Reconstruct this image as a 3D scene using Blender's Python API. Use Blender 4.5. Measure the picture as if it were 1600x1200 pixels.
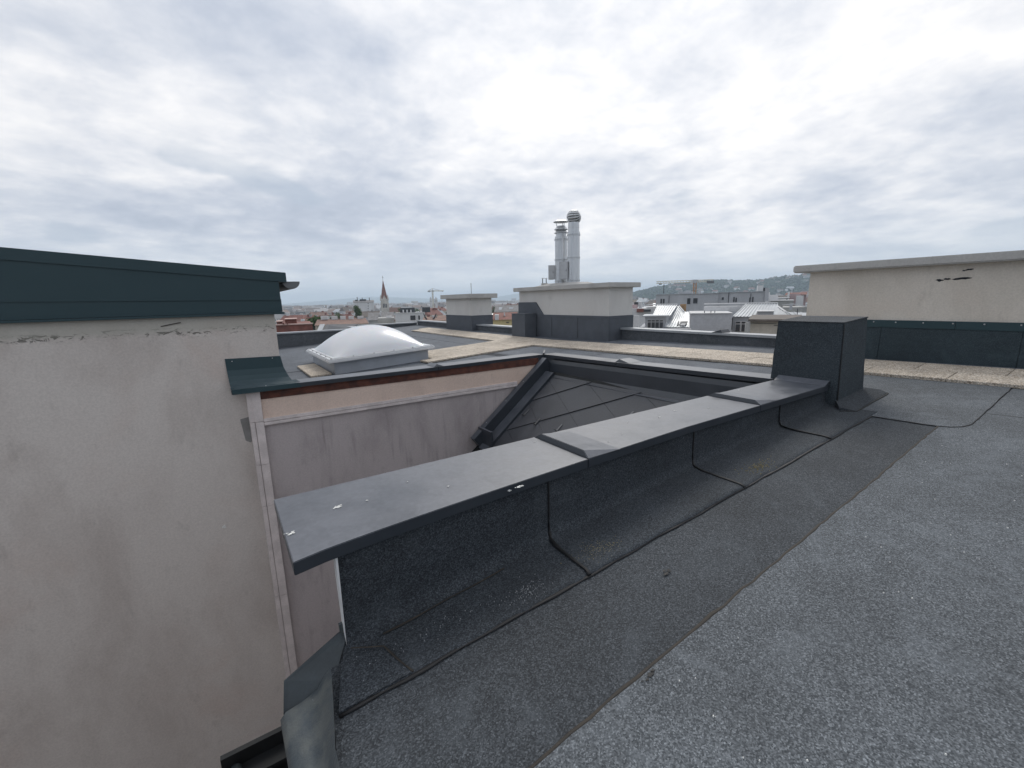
import bpy, bmesh, math, random
from mathutils import Vector, Matrix, noise as mnoise
R = math.radians
random.seed(11)
scene = bpy.context.scene
for o in list(bpy.data.objects): bpy.data.objects.remove(o)

# ------------------------------------------------------------------ camera, world, sun, exposure
EYE = 1.55                      # camera height above the roof datum
HEAD, PITCH, ROLL = R(56.3), 0.19168, -math.atan(.0236)
cam = bpy.data.cameras.new('camera'); cam_ob = bpy.data.objects.new('camera', cam)
scene.collection.objects.link(cam_ob)
F = Vector((math.cos(HEAD)*math.cos(PITCH), math.sin(HEAD)*math.cos(PITCH), -math.sin(PITCH)))
RT = Vector((math.sin(HEAD), -math.cos(HEAD), 0)); UP = RT.cross(F)
c, s = math.cos(ROLL), math.sin(ROLL)
RT, UP = c*RT + s*UP, -s*RT + c*UP
M = Matrix(((RT.x, UP.x, -F.x, 0), (RT.y, UP.y, -F.y, 0), (RT.z, UP.z, -F.z, EYE), (0, 0, 0, 1)))
cam_ob.matrix_world = M
cam.sensor_width = 36; cam.lens = 36*680/1600; cam.clip_start = .05; cam.clip_end = 40000
scene.camera = cam_ob

SUN_AZ, SUN_EL = R(46), R(42)
SKY_SEED = 40.1
world = bpy.data.worlds.new('World'); scene.world = world; world.use_nodes = True
nt = world.node_tree; nt.nodes.clear()

class NT:
    """small node-graph helper"""
    def __init__(s, tree): s.t = tree
    def n(s, typ, ins=None, **kw):
        nd = s.t.nodes.new(typ)
        for k, v in kw.items(): setattr(nd, k, v)
        for k, v in (ins or {}).items(): s.set(nd.inputs[k], v)
        return nd
    def set(s, sock, v):
        if hasattr(v, 'is_output'): s.t.links.new(v, sock)
        elif isinstance(v, tuple) and len(v) == 3 and sock.type == 'RGBA': sock.default_value = (*v, 1)
        else: sock.default_value = v
    def math(s, op, a, b=0., c=0., clamp=False):
        nd = s.n('ShaderNodeMath', operation=op, use_clamp=clamp)
        for i, v in enumerate((a, b, c)): s.set(nd.inputs[i], v)
        return nd.outputs[0]
    def vmath(s, op, a, b=(0, 0, 0)):
        nd = s.n('ShaderNodeVectorMath', operation=op); s.set(nd.inputs[0], a); s.set(nd.inputs[1], b)
        return nd
    def mix(s, fac, a, b, mode='MIX'):
        nd = s.n('ShaderNodeMix', data_type='RGBA', blend_type=mode)
        s.set(nd.inputs[0], fac); s.set(nd.inputs[6], a); s.set(nd.inputs[7], b)
        return nd.outputs[2]
    def noise(s, vec, scale, detail=3., rough=.55, dist=0., col=False):
        nd = s.n('ShaderNodeTexNoise', {'Vector': vec, 'Scale': scale, 'Detail': detail, 'Roughness': rough, 'Distortion': dist})
        return nd.outputs[1 if col else 0]
    def ramp(s, fac, stops):
        nd = s.n('ShaderNodeValToRGB', {'Fac': fac}); el = nd.color_ramp.elements
        while len(el) < len(stops): el.new(.5)
        for e, (p, col) in zip(el, stops):
            e.position = p; e.color = (col, col, col, 1) if isinstance(col, (int, float)) else (*col, 1)
        return nd.outputs[0]
    def rng(s, v, a, b, c=0., d=1.):
        nd = s.n('ShaderNodeMapRange', {'Value': v, 'From Min': a, 'From Max': b, 'To Min': c, 'To Max': d}, interpolation_type='SMOOTHSTEP')
        return nd.outputs[0]

W = NT(nt)
gen = W.n('ShaderNodeTexCoord').outputs['Generated']
sep = W.n('ShaderNodeSeparateXYZ', {0: gen})
zz = W.math('MAXIMUM', sep.outputs[2], 0.)
den = W.math('ADD', zz, .19)
uv = W.n('ShaderNodeCombineXYZ', {0: W.math('DIVIDE', sep.outputs[0], den), 1: W.math('DIVIDE', sep.outputs[1], den), 2: 4.3}).outputs[0]
uv = W.vmath('ADD', uv, (SKY_SEED*1.7, SKY_SEED*.6, SKY_SEED)).outputs[0]
n1 = W.noise(uv, .5, 5., .5, .3)
n2 = W.noise(uv, 1.9, 7., .56, .25)
n3 = W.noise(uv, 6.5, 5., .6, .2)
cl = W.math('ADD', W.math('ADD', W.math('MULTIPLY', n1, .47), W.math('MULTIPLY', n2, .37)), W.math('MULTIPLY', n3, .18))
sd = (math.cos(SUN_EL)*math.cos(SUN_AZ), math.cos(SUN_EL)*math.sin(SUN_AZ), math.sin(SUN_EL))
dot = W.vmath('DOT_PRODUCT', gen, sd).outputs['Value']
glow = W.math('POWER', W.math('MAXIMUM', dot, 0.), 3.5)
cl = W.math('ADD', W.math('MULTIPLY_ADD', cl, 1.18, -.088), W.math('MULTIPLY', glow, .035))
ccol = W.ramp(cl, [(.37, (.43, .48, .575)), (.45, (.52, .565, .655)), (.52, (.655, .685, .75)), (.58, (.80, .81, .845)), (.68, (1.02, 1.0, .985))])
scud = W.math('MULTIPLY', W.rng(W.noise(uv, 1.15, 5., .5, .2), .585, .66, 0., .55), W.math('MULTIPLY', W.rng(zz, .05, .10), W.rng(zz, .20, .34, 1., 0.)))
ccol = W.mix(scud, ccol, (.42, .49, .59))
hz = W.rng(zz, .0, .16, .60, 0.)
ccol = W.mix(hz, ccol, (.72, .785, .85))
ccol = W.mix(1., ccol, W.math('ADD', W.math('MULTIPLY', glow, .12), .83), 'MULTIPLY')
sky = W.n('ShaderNodeTexSky', sky_type='NISHITA', sun_disc=False, sun_elevation=SUN_EL, sun_rotation=math.pi/2-SUN_AZ, altitude=200., air_density=1., dust_density=2.)
bg_sky = W.n('ShaderNodeBackground', {'Color': sky.outputs[0], 'Strength': .10})
bg_cloud = W.n('ShaderNodeBackground', {'Color': ccol, 'Strength': 1.})
cover = W.rng(cl, .30, .40, .82, 1.)
mixs = W.n('ShaderNodeMixShader', {0: cover, 1: bg_sky.outputs[0], 2: bg_cloud.outputs[0]})
W.n('ShaderNodeOutputWorld', {'Surface': mixs.outputs[0]})

sun = bpy.data.lights.new('sun', 'SUN'); sun.energy = 1.2; sun.angle = R(24); sun.color = (1, .96, .9)
sun_ob = bpy.data.objects.new('sun', sun); scene.collection.objects.link(sun_ob)
sun_ob.rotation_euler = Vector(sd).to_track_quat('Z', 'Y').to_euler()

scene.view_settings.view_transform = 'Standard'; scene.view_settings.look = 'None'
scene.view_settings.exposure = .38; scene.view_settings.gamma = 1.; scene.view_settings.use_curve_mapping = False
scene.cycles.max_bounces = 6; scene.cycles.diffuse_bounces = 3; scene.cycles.volume_bounces = 2
scene.cycles.use_adaptive_sampling = True; scene.cycles.adaptive_threshold = .01

# ------------------------------------------------------------------ materials
MAT = {}
def mat(name, fn):
    m = bpy.data.materials.new(name); m.use_nodes = True
    g = NT(m.node_tree); b = m.node_tree.nodes['Principled BSDF']
    tc = g.n('ShaderNodeTexCoord').outputs['Object']
    fn(g, b, tc); MAT[name] = m
    return m
def bump(g, b, h, strength=.5, dist=.01):
    nd = g.n('ShaderNodeBump', {'Height': h, 'Strength': strength, 'Distance': dist}); g.set(b.inputs['Normal'], nd.outputs[0])
def stretched(g, tc, sx, sy, sz):
    return g.n('ShaderNodeMapping', {'Vector': tc, 'Scale': (sx, sy, sz)}).outputs[0]

def membrane(name, lo, mid, hi, tint=(.5, .5, .5), spark=.5):
    def fn(g, b, tc):
        v = g.n('ShaderNodeTexVoronoi', {'Vector': tc, 'Scale': 165., 'Randomness': 1.}, feature='F1')
        gr = g.n('ShaderNodeSeparateColor', {0: v.outputs['Color']}).outputs[0]
        n = g.noise(tc, 120., 3., .7)
        gr = g.math('ADD', g.math('MULTIPLY', gr, .5), g.math('MULTIPLY', n, .5))
        col = g.ramp(gr, [(.20, lo), (.47, mid), (.68, hi), (.82, tuple(min(.6, x*1.8) for x in hi))])
        big = g.noise(tc, .9, 5., .6)
        mid2 = g.noise(tc, 7., 4., .6)
        k = g.math('ADD', g.rng(big, .3, .7, .80, 1.12), g.rng(mid2, .3, .7, -.05, .05))
        col = g.mix(1., col, k, 'MULTIPLY')
        dust = g.rng(g.noise(tc, 2.3, 4., .65), .55, .78, 0., .25)
        col = g.mix(dust, col, tint)
        pn = g.math('ABSOLUTE', g.math('SUBTRACT', g.noise(tc, .8, 2., .45, .3), .47))
        silt = g.math('MULTIPLY', g.rng(pn, .004, .035, 1., 0.), g.rng(mid2, .40, .62, .0, .22))
        col = g.mix(silt, col, tuple(min(.5, x*2.1) for x in tint))
        sp = g.rng(g.noise(tc, 260., 1., .5), .72, .80, 0., spark)
        col = g.mix(sp, col, (.40, .43, .46))
        g.set(b.inputs['Base Color'], col); g.set(b.inputs['Roughness'], .85); b.inputs['Specular IOR Level'].default_value = .4
        h = g.math('ADD', g.math('MULTIPLY', gr, .8), g.math('MULTIPLY', mid2, .5))
        bump(g, b, h, .5, .005)
    return mat(name, fn)
membrane('membrane_light', (.034, .040, .046), (.083, .093, .103), (.142, .156, .170), (.083, .093, .103), .35)
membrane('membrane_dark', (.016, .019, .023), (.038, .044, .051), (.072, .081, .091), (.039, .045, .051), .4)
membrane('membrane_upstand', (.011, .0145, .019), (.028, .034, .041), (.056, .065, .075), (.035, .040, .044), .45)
membrane('membrane_skirt', (.016, .026, .032), (.026, .040, .048), (.040, .056, .064), (.032, .045, .05), .1)
membrane('membrane_box', (.016, .023, .029), (.032, .042, .050), (.054, .067, .077), (.038, .047, .053), .25)
membrane('membrane_back', (.060, .070, .083), (.098, .110, .129), (.130, .144, .164), (.105, .113, .125), .1)

def simple(name, col, rough=.6, metal=0., var=.15, scale=3., bmp=0., spec=.5, col2=None, streak=False):
    def fn(g, b, tc):
        vec = stretched(g, tc, 1, 1, .12) if streak else tc
        n = g.noise(vec, scale, 5., .6)
        base = g.mix(g.rng(n, .35, .68, 0., 1.), tuple(x*(1-var) for x in col), col2 or tuple(min(1, x*(1+var)) for x in col))
        fine = g.rng(g.noise(tc, scale*14, 3., .6), .3, .7, .93, 1.06)
        base = g.mix(1., base, fine, 'MULTIPLY')
        g.set(b.inputs['Base Color'], base); g.set(b.inputs['Metallic'], metal); b.inputs['Specular IOR Level'].default_value = spec
        g.set(b.inputs['Roughness'], g.rng(n, .3, .7, max(.05, rough-.08), min(1, rough+.08)))
        if bmp: bump(g, b, g.noise(tc, scale*10, 4., .6), bmp, .01)
    return mat(name, fn)

def coated(name, col, lit_dusty, rough=.42):
    """coil-coated sheet: upward faces painted lighter as if lit by the sky, with blotchy dust"""
    def fn(g, b, tc):
        n = g.noise(tc, 2.3, 6., .62); f = g.noise(tc, 28., 4., .65)
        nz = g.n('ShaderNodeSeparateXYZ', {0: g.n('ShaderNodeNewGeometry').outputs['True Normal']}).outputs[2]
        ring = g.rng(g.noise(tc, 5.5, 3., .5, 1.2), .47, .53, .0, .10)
        d = g.math('MULTIPLY', g.rng(nz, .55, .95, .12, 1.), g.math('ADD', g.rng(n, .3, .7, .55, .95), g.math('ADD', ring, g.rng(f, .35, .75, -.10, .12))))  # top-to-side brightness contrast put into the colour, mixed with uneven dust
        g.set(b.inputs['Base Color'], g.mix(d, col, lit_dusty)); g.set(b.inputs['Roughness'], g.math('ADD', g.rng(n, .3, .7, rough-.05, rough+.10), g.math('MULTIPLY', d, .08)))
        bump(g, b, g.noise(tc, 1.4, 2., .5), .30, .03)
    return mat(name, fn)
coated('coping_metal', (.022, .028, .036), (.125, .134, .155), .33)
coated('fascia_metal', (.010, .038, .047), (.06, .085, .098), .45)
simple('bitumen', (.008, .008, .009), .55, var=.3, scale=20, bmp=.4)
simple('bitumen_brown', (.034, .028, .022), .75, var=.4, scale=12, bmp=.4)

def plaster(name, col, stain, warm, streaks=False, crack=False):
    def fn(g, b, tc):
        st = g.noise(stretched(g, tc, 1., 1., .5), .9, 6., .62, .3)
        bl = g.noise(tc, .6, 5., .6, .4)
        fine = g.noise(tc, 38., 4., .65)
        base = g.mix(g.rng(st, .42, .70, 0., .75), col, stain)
        base = g.mix(g.rng(bl, .5, .74, 0., .55), base, warm)
        base = g.mix(g.rng(g.noise(stretched(g, tc, 2.0, 2.0, 1.0), 1.6, 6., .7), .56, .74, 0., .28), base, tuple(x*.62 for x in stain))
        base = g.mix(1., base, g.rng(fine, .25, .75, .91, 1.07), 'MULTIPLY')
        h = g.math('ADD', g.math('MULTIPLY', fine, .6), g.math('MULTIPLY', g.noise(tc, 7., 4., .6), .8))
        if streaks:
            sk = g.math('MULTIPLY', g.rng(g.noise(stretched(g, tc, 1., 1., .07), 5.5, 4., .65), .50, .72), g.rng(g.noise(tc, 1.1, 3., .5), .42, .62))
            base = g.mix(g.math('MULTIPLY', sk, .5), base, tuple(x*.55 for x in stain))
        if crack:
            z = g.n('ShaderNodeSeparateXYZ', {0: tc}).outputs[2]
            edge = g.math('ABSOLUTE', g.math('SUBTRACT', z, g.math('ADD', 1.12, g.math('MULTIPLY', g.noise(stretched(g, tc, 1, 1, .1), 2.2, 3., .6), .15))))
            band = g.math('MULTIPLY', g.rng(edge, .01, .085, 1., 0.), g.rng(g.noise(stretched(g, tc, .6, 1, 1.3), 15., 4., .7, .8), .52, .62, 0., 1.))
            base = g.mix(g.math('MULTIPLY', band, .9), base, (.075, .07, .06))
            low = g.rng(z, 1.14, 1.24, 0., .55)
            base = g.mix(low, base, (.40, .40, .345))
            h = g.math('SUBTRACT', h, g.math('MULTIPLY', band, 2.))
        g.set(b.inputs['Base Color'], base); g.set(b.inputs['Roughness'], .92); b.inputs['Specular IOR Level'].default_value = .2
        bump(g, b, h, .5, .008)
    return mat(name, fn)
plaster('plaster_left', (.61, .565, .525), (.48, .43, .395), (.54, .45, .40), crack=True)
plaster('plaster_right', (.65, .60, .535), (.53, .485, .42), (.60, .53, .46))
plaster('plaster_chimney', (.60, .585, .56), (.52, .505, .48), (.58, .55, .52))
plaster('plaster_beige', (.70, .56, .475), (.58, .455, .385), (.66, .50, .40))
plaster('plaster_mauve', (.46, .415, .41), (.29, .258, .258), (.42, .37, .36), streaks=True)
plaster('concrete_cap', (.47, .46, .44), (.37, .36, .345), (.44, .42, .40))
simple('mortar_patch', (.24, .235, .225), .9, var=.12, scale=9, bmp=.3)
simple('trim_pink', (.63, .57, .55), .6, var=.1, scale=5)
simple('rust_board', (.095, .034, .022), .8, var=.4, scale=6, bmp=.2)
simple('slate', (.056, .059, .067), .5, var=.14, scale=2.5, bmp=.08)
simple('zinc', (.12, .145, .16), .36, metal=.4, var=.35, scale=9, col2=(.150, .160, .152), bmp=.2)
simple('zinc_dark', (.042, .052, .058), .45, metal=.3, var=.2, scale=6)
simple('black_metal', (.006, .007, .008), .75, var=.3, scale=8)
simple('steel', (.60, .615, .63), .34, metal=.6, var=.08, scale=6, streak=True)
simple('steel_box', (.46, .47, .48), .5, metal=.2, var=.08, scale=4)
simple('steel_dark', (.16, .165, .17), .5, metal=.6, var=.2, scale=6)
simple('white_dropping', (.72, .72, .69), .9, var=.12, scale=40)
simple('grit_grey', (.33, .34, .35), .9, var=.2, scale=40)
simple('lichen', (.30, .25, .12), .95, var=.4, scale=30)
def acrylic(g, b, tc):
    g.set(b.inputs['Base Color'], g.mix(g.rng(g.noise(tc, 1.3, 4., .55), .55, .75, 0., .35), (.75, .765, .79), (.68, .69, .70)))
    b.inputs['Roughness'].default_value = .24; b.inputs['Transmission Weight'].default_value = .12; b.inputs['Subsurface Weight'].default_value = .2; b.inputs['Subsurface Scale'].default_value = .1
mat('dome_acrylic', acrylic)
simple('dome_frame', (.68, .69, .70), .35, var=.04, scale=4)
simple('curb_grey', (.38, .41, .45), .7, var=.06, scale=3)
simple('screw_metal', (.6, .6, .6), .35, metal=.6, var=.05)
simple('stick_wood', (.05, .045, .04), .8)
simple('dark_hole', (.022, .026, .03), .95, var=.5, scale=18)

def paver_fn(g, b, tc):
    inf = g.n('ShaderNodeObjectInfo')
    off = g.vmath('ADD', tc, g.vmath('MULTIPLY', inf.outputs['Location'], (1.37, 1.91, 0)).outputs[0]).outputs[0]
    v = g.n('ShaderNodeTexVoronoi', {'Vector': off, 'Scale': 58., 'Randomness': 1.}, feature='F1')
    ch = g.n('ShaderNodeSeparateColor', {0: v.outputs['Color']}).outputs[0]
    col = g.ramp(ch, [(.0, (.31, .245, .18)), (.25, (.58, .49, .385)), (.55, (.72, .63, .52)), (.8, (.78, .71, .61)), (1., (.52, .44, .35))])
    gap = g.rng(v.outputs['Distance'], .30, .62, 1., .58)
    col = g.mix(1., col, gap, 'MULTIPLY')
    col = g.mix(1., col, g.rng(g.noise(off, 2.1, 4., .6), .3, .7, .84, 1.1), 'MULTIPLY')
    col = g.mix(1., col, g.math('ADD', .9, g.math('MULTIPLY', inf.outputs['Random'], .16)), 'MULTIPLY')
    g.set(b.inputs['Base Color'], col); g.set(b.inputs['Roughness'], .85); bump(g, b, v.outputs['Distance'], -.6, .006)
mat('paver', paver_fn)

# city materials
simple('white', (.60, .60, .60), .8, var=.07, scale=.35, streak=True)
simple('cream', (.52, .47, .38), .85, var=.1, scale=.3)
simple('yellow', (.62, .52, .27), .85, var=.08, scale=.3)
simple('beige', (.50, .46, .39), .85, var=.06, scale=.4, streak=True)
simple('stone', (.36, .36, .345), .85, var=.15, scale=.4)
simple('wallgrey', (.42, .43, .45), .8, var=.07, scale=.4, streak=True)
simple('pink', (.50, .36, .32), .85, var=.1, scale=1)
simple('pinkwall', (.44, .33, .33), .85, var=.1, scale=.5)
simple('tan', (.34, .22, .12), .85, var=.2, scale=2)
simple('brick', (.20, .082, .066), .85, var=.25, scale=1.4)
simple('tile', (.225, .14, .11), .85, var=.25, scale=1.2)
simple('redtile', (.20, .085, .066), .85, var=.25, scale=1.2)
simple('greyroof', (.19, .185, .185), .8, var=.25, scale=1.)
simple('brownroof', (.13, .11, .095), .8, var=.3, scale=1.)
simple('sheet', (.42, .445, .465), .38, metal=.2, var=.1, scale=.8)
simple('dark', (.045, .05, .058), .6, var=.3, scale=1)
simple('window', (.035, .042, .05), .12, var=.3, scale=1.5, spec=.7)
simple('spire_tile', (.20, .085, .065), .8, var=.2, scale=.5)
simple('church_stone', (.50, .475, .43), .85, var=.14, scale=.4)
simple('crane_paint', (.62, .60, .52), .6, var=.1)
simple('crane_orange', (.42, .20, .07), .6, var=.1)
simple('grass_ground', (.16, .165, .15), .95, var=.3, scale=.02)
simple('asphalt', (.10, .10, .10), .95, var=.2, scale=.05)

def leafy(name, a, b2):
    def fn(g, b, tc):
        rnd = g.n('ShaderNodeNewGeometry').outputs['Random Per Island']
        g.set(b.inputs['Base Color'], g.ramp(rnd, [(0., a), (.6, b2), (1., tuple(x*1.5 for x in b2))])); g.set(b.inputs['Roughness'], .9); b.inputs['Specular IOR Level'].default_value = .15
    return mat(name, fn)
leafy('foliage', (.028, .050, .018), (.065, .105, .036))
leafy('forest', (.014, .030, .022), (.030, .054, .034))
simple('bark', (.07, .055, .04), .95, var=.2, scale=8)
simple('forest_floor', (.04, .07, .03), .95, var=.3, scale=.02)

def city_wall(g, b, tc):
    rnd = g.n('ShaderNodeNewGeometry').outputs['Random Per Island']
    base = g.ramp(rnd, [(0, (.52, .50, .47)), (.25, (.40, .39, .37)), (.45, (.58, .57, .55)), (.62, (.46, .40, .32)), (.8, (.34, .34, .34)), (1, (.60, .59, .58))])
    z = g.n('ShaderNodeSeparateXYZ', {0: tc})
    fx = g.math('FRACT', g.math('MULTIPLY', g.math('ADD', z.outputs[0], z.outputs[1]), .31))
    fz = g.math('FRACT', g.math('MULTIPLY', z.outputs[2], .30))
    m = g.math('MULTIPLY', g.math('MULTIPLY', g.math('GREATER_THAN', fx, .35), g.math('LESS_THAN', fx, .72)), g.math('MULTIPLY', g.math('GREATER_THAN', fz, .3), g.math('LESS_THAN', fz, .78)))
    g.set(b.inputs['Base Color'], g.mix(g.math('MULTIPLY', m, .8), base, (.07, .08, .095))); g.set(b.inputs['Roughness'], .85)
mat('city_wall', city_wall)
def city_roof(g, b, tc):
    rnd = g.n('ShaderNodeNewGeometry').outputs['Random Per Island']
    g.set(b.inputs['Base Color'], g.ramp(rnd, [(0, (.20, .20, .205)), (.2, (.24, .20, .18)), (.34, (.13, .13, .135)), (.5, (.36, .37, .38)), (.66, (.22, .15, .12)), (.78, (.30, .30, .31)), (.9, (.45, .46, .47)), (1, (.17, .14, .12))])); g.set(b.inputs['Roughness'], .8)
mat('city_roof', city_roof)

# ------------------------------------------------------------------ mesh helpers
COL = scene.collection
class MB:
    def __init__(s): s.v = []; s.f = []; s.m = []
    def add(s, vs, fs, mi=0):
        o = len(s.v); s.v += [tuple(p) for p in vs]; s.f += [tuple(i+o for i in f) for f in fs]; s.m += [mi]*len(fs)
        return s
    def box(s, x0, x1, y0, y1, z0, z1, mi=0):
        return s.add([(x0,y0,z0),(x1,y0,z0),(x1,y1,z0),(x0,y1,z0),(x0,y0,z1),(x1,y0,z1),(x1,y1,z1),(x0,y1,z1)],
                     [(0,3,2,1),(4,5,6,7),(0,1,5,4),(1,2,6,5),(2,3,7,6),(3,0,4,7)], mi)
    def prism(s, poly, top, bot, mi=0):
        """poly: plan points; top/bot: functions or numbers giving z"""
        n = len(poly); ft = top if callable(top) else (lambda x, y: top); fb = bot if callable(bot) else (lambda x, y: bot)
        vs = [(x, y, fb(x, y)) for x, y in poly] + [(x, y, ft(x, y)) for x, y in poly]
        fs = [tuple(range(n-1, -1, -1)), tuple(range(n, 2*n))] + [(i, (i+1) % n, n+(i+1) % n, n+i) for i in range(n)]
        return s.add(vs, fs, mi)
    def extrude(s, pts, off, mi=0):
        """planar 3d polygon pushed along vector off"""
        n = len(pts); vs = [tuple(p) for p in pts] + [tuple(Vector(p)+Vector(off)) for p in pts]
        return s.add(vs, [tuple(range(n-1, -1, -1)), tuple(range(n, 2*n))] + [(i, (i+1) % n, n+(i+1) % n, n+i) for i in range(n)], mi)
    def lathe(s, prof, cx=0, cy=0, seg=24, mi=0, close=True):
        vs = []; fs = []; n = len(prof)
        for k in range(seg):
            a = 2*math.pi*k/seg
            vs += [(cx+r*math.cos(a), cy+r*math.sin(a), z) for r, z in prof]
        for k in range(seg):
            a, b = k*n, ((k+1) % seg)*n
            fs += [(a+i, b+i, b+i+1, a+i+1) for i in range(n-1)]
        if close: fs += [tuple(k*n for k in range(seg-1, -1, -1)), tuple(k*n+n-1 for k in range(seg))]
        return s.add(vs, fs, mi)
    def tube(s, path, r, seg=8, mi=0, flat=1.):
        vs = []; fs = []; P = [Vector(p) for p in path]; n = len(P)
        for i, p in enumerate(P):
            t = (P[min(i+1, n-1)]-P[max(i-1, 0)]).normalized()
            side = t.cross(Vector((0, 0, 1)))
            side = side.normalized() if side.length > 1e-4 else Vector((1, 0, 0))
            up = side.cross(t).normalized(); rr = r[i] if isinstance(r, (list, tuple)) else r
            vs += [p + side*rr*math.cos(2*math.pi*k/seg) + up*rr*flat*math.sin(2*math.pi*k/seg) for k in range(seg)]
        for i in range(n-1):
            fs += [(i*seg+k, i*seg+(k+1) % seg, (i+1)*seg+(k+1) % seg, (i+1)*seg+k) for k in range(seg)]
        fs += [tuple(range(seg-1, -1, -1)), tuple((n-1)*seg+k for k in range(seg))]
        return s.add(vs, fs, mi)
    def build(s, name, m, parent=None, bevel=0., smooth=False, seg=2):
        me = bpy.data.meshes.new(name); me.from_pydata([tuple(p) for p in s.v], [], s.f)
        ms = m if isinstance(m, (list, tuple)) else [m]
        for q in ms: me.materials.append(MAT[q])
        if len(ms) > 1: me.polygons.foreach_set('material_index', s.m)
        bm = bmesh.new(); bm.from_mesh(me)
        if not s.keep: bmesh.ops.recalc_face_normals(bm, faces=bm.faces)
        if bevel:
            bmesh.ops.bevel(bm, geom=[e for e in bm.edges if len(e.link_faces) == 2 and e.calc_face_angle(0) > .5], offset=bevel, segments=seg, affect='EDGES', clamp_overlap=True)
        bm.to_mesh(me); bm.free()
        if smooth:
            for p in me.polygons: p.use_smooth = True
        o = bpy.data.objects.new(name, me); COL.objects.link(o)
        if parent: o.parent = parent
        return o
    keep = False
def tag(o, label=None, cat=None, group=None, kind=None):
    for k, v in (('label', label), ('category', cat), ('group', group), ('kind', kind)):
        if v: o[k] = v
    return o
def thing(name, label, cat, loc=(0, 0, 0), rz=0., group=None):
    o = bpy.data.objects.new(name, None); COL.objects.link(o); o.location = loc; o.rotation_euler = (0, 0, rz); o.empty_display_size = .2
    return tag(o, label, cat, group)
def B(name, m, parent, x0, x1, y0, y1, z0, z1, bevel=0.):
    return MB().box(x0, x1, y0, y1, z0, z1).build(name, m, parent, bevel)
def wob(path, amp, step=.08, seed=0):
    """resample a polyline and shake it a little"""
    out = []
    for a, b in zip(path, path[1:]):
        a, b = Vector(a), Vector(b); n = max(1, int((b-a).length/step))
        out += [a.lerp(b, i/n) for i in range(n)]
    out.append(Vector(path[-1]))
    return [p + Vector((mnoise.noise((p.x*5+seed, p.y*5, 1.3)), mnoise.noise((p.x*5+seed, p.y*5, 7.7)), 0))*amp for p in out]
def bead(path, r, parent, m='bitumen', amp=.012, seed=0, flat=.55, name='bitumen_bead'):
    p = wob(path, amp, .06, seed)
    rr = [r*(.75+.9*abs(mnoise.noise((q.x*9+seed, q.y*9, 3.1)))) for q in p]
    return MB().tube(p, rr, 6, flat=flat).build(name, m, parent, smooth=True)
def splat(name, m, parent, c, ux, uy, size, seed, n=14, spots=5):
    """flat irregular mark lying on a surface spanned by ux, uy"""
    rnd = random.Random(seed); mb = MB(); c, ux, uy = Vector(c), Vector(ux), Vector(uy); nn = ux.cross(uy).normalized()*.0015
    for k in range(spots):
        o = c + ux*rnd.gauss(0, size*.6) + uy*rnd.gauss(0, size*.35) if k else c
        r0 = size*(rnd.uniform(.12, .35) if k else .55)
        pts = [o + (ux*math.cos(2*math.pi*i/n)*1.3 + uy*math.sin(2*math.pi*i/n)*.8)*r0*rnd.uniform(.55, 1.2) for i in range(n)]
        mb.extrude(pts, nn*(1+.15*k))
    return mb.build(name, m, parent)

def rz(x, y): return -.18 + .055*x - .022*min(y, 12.)      # the falls of the flat roof
# ------------------------------------------------------------------ ground and building under the roof
GZ = -22.
gm = MB(); gm.lathe([(0.01, GZ), (1500, GZ), (9300, GZ)], seg=48, close=False)
tag(gm.build('ground', 'grass_ground'), kind='structure')

bs = MB()
bs.box(.42, 10.9, -7, 2.24, GZ, -.45); bs.box(-9, .42, -7, 1.13, GZ, -.75); bs.box(6.75, 10.9, 2.24, 26.4, GZ, -.75)
bs.box(.26, 6.75, 7.96, 26.4, GZ, -.75); bs.box(3.0, 6.75, 2.76, 7.96, GZ, -3.2)
tag(bs.build('building_base', 'plaster_mauve'), kind='structure')

# ------------------------------------------------------------------ roof deck with its bitumen sheets
deck = MB()
def dk(poly): deck.prism(poly, rz, lambda x, y: rz(x, y)-.20)
dk([(.185, -7), (10.9, -7), (10.9, 2.2), (.27, 2.2), (.25, 1.95), (.185, 1.5)])
dk([(-9, -7), (.185, -7), (.185, 1.15), (-9, 1.15)])
dk([(6.5, 2.2), (10.9, 2.2), (10.9, 12), (6.5, 12)])
dk([(.30, 8.2), (6.5, 8.2), (6.5, 12), (.30, 12)])
dk([(-6, 12), (10.9, 12), (10.9, 26.5), (-6, 26.5)])
roof = tag(deck.build('roof_deck', 'membrane_back'), kind='structure')
def sheet(poly, lift, m, name='membrane_sheet', parent=None):
    return MB().prism(poly, lambda x, y: rz(x, y)+lift, lambda x, y: rz(x, y)-.01).build(name, m, parent or roof)
def edge(x0, y0, x1, y1, amp, n=40, seed=0):
    return [(x0+(x1-x0)*i/n + amp*mnoise.noise((i*.7+seed, 1.1, seed)), y0+(y1-y0)*i/n + amp*mnoise.noise((i*.7+seed, 5.2, seed))) for i in range(n+1)]
sA = edge(.165, 1.062, 6.14, 1.167, .010, 60, 3)
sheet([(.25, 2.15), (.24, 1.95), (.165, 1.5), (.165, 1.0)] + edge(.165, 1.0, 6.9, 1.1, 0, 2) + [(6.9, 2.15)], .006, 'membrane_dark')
sheet(sA + [(6.935, 1.17), (6.935, .0), (.165, .0)], .012, 'membrane_light')
for k in range(1, 7): sheet([(.22, -k*1.0+.006), (.22, -k*1.0-1+.07), (8.43, -k*1.0-1+.07), (8.43, -k*1.0+.006)][::-1] if False else [(.165, -k-.994+.0), (8.43, -k-.994), (8.43, -k+.99-.996), (.165, -k+.99-.996)], .008 if k % 2 else .013, 'membrane_light')
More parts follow.
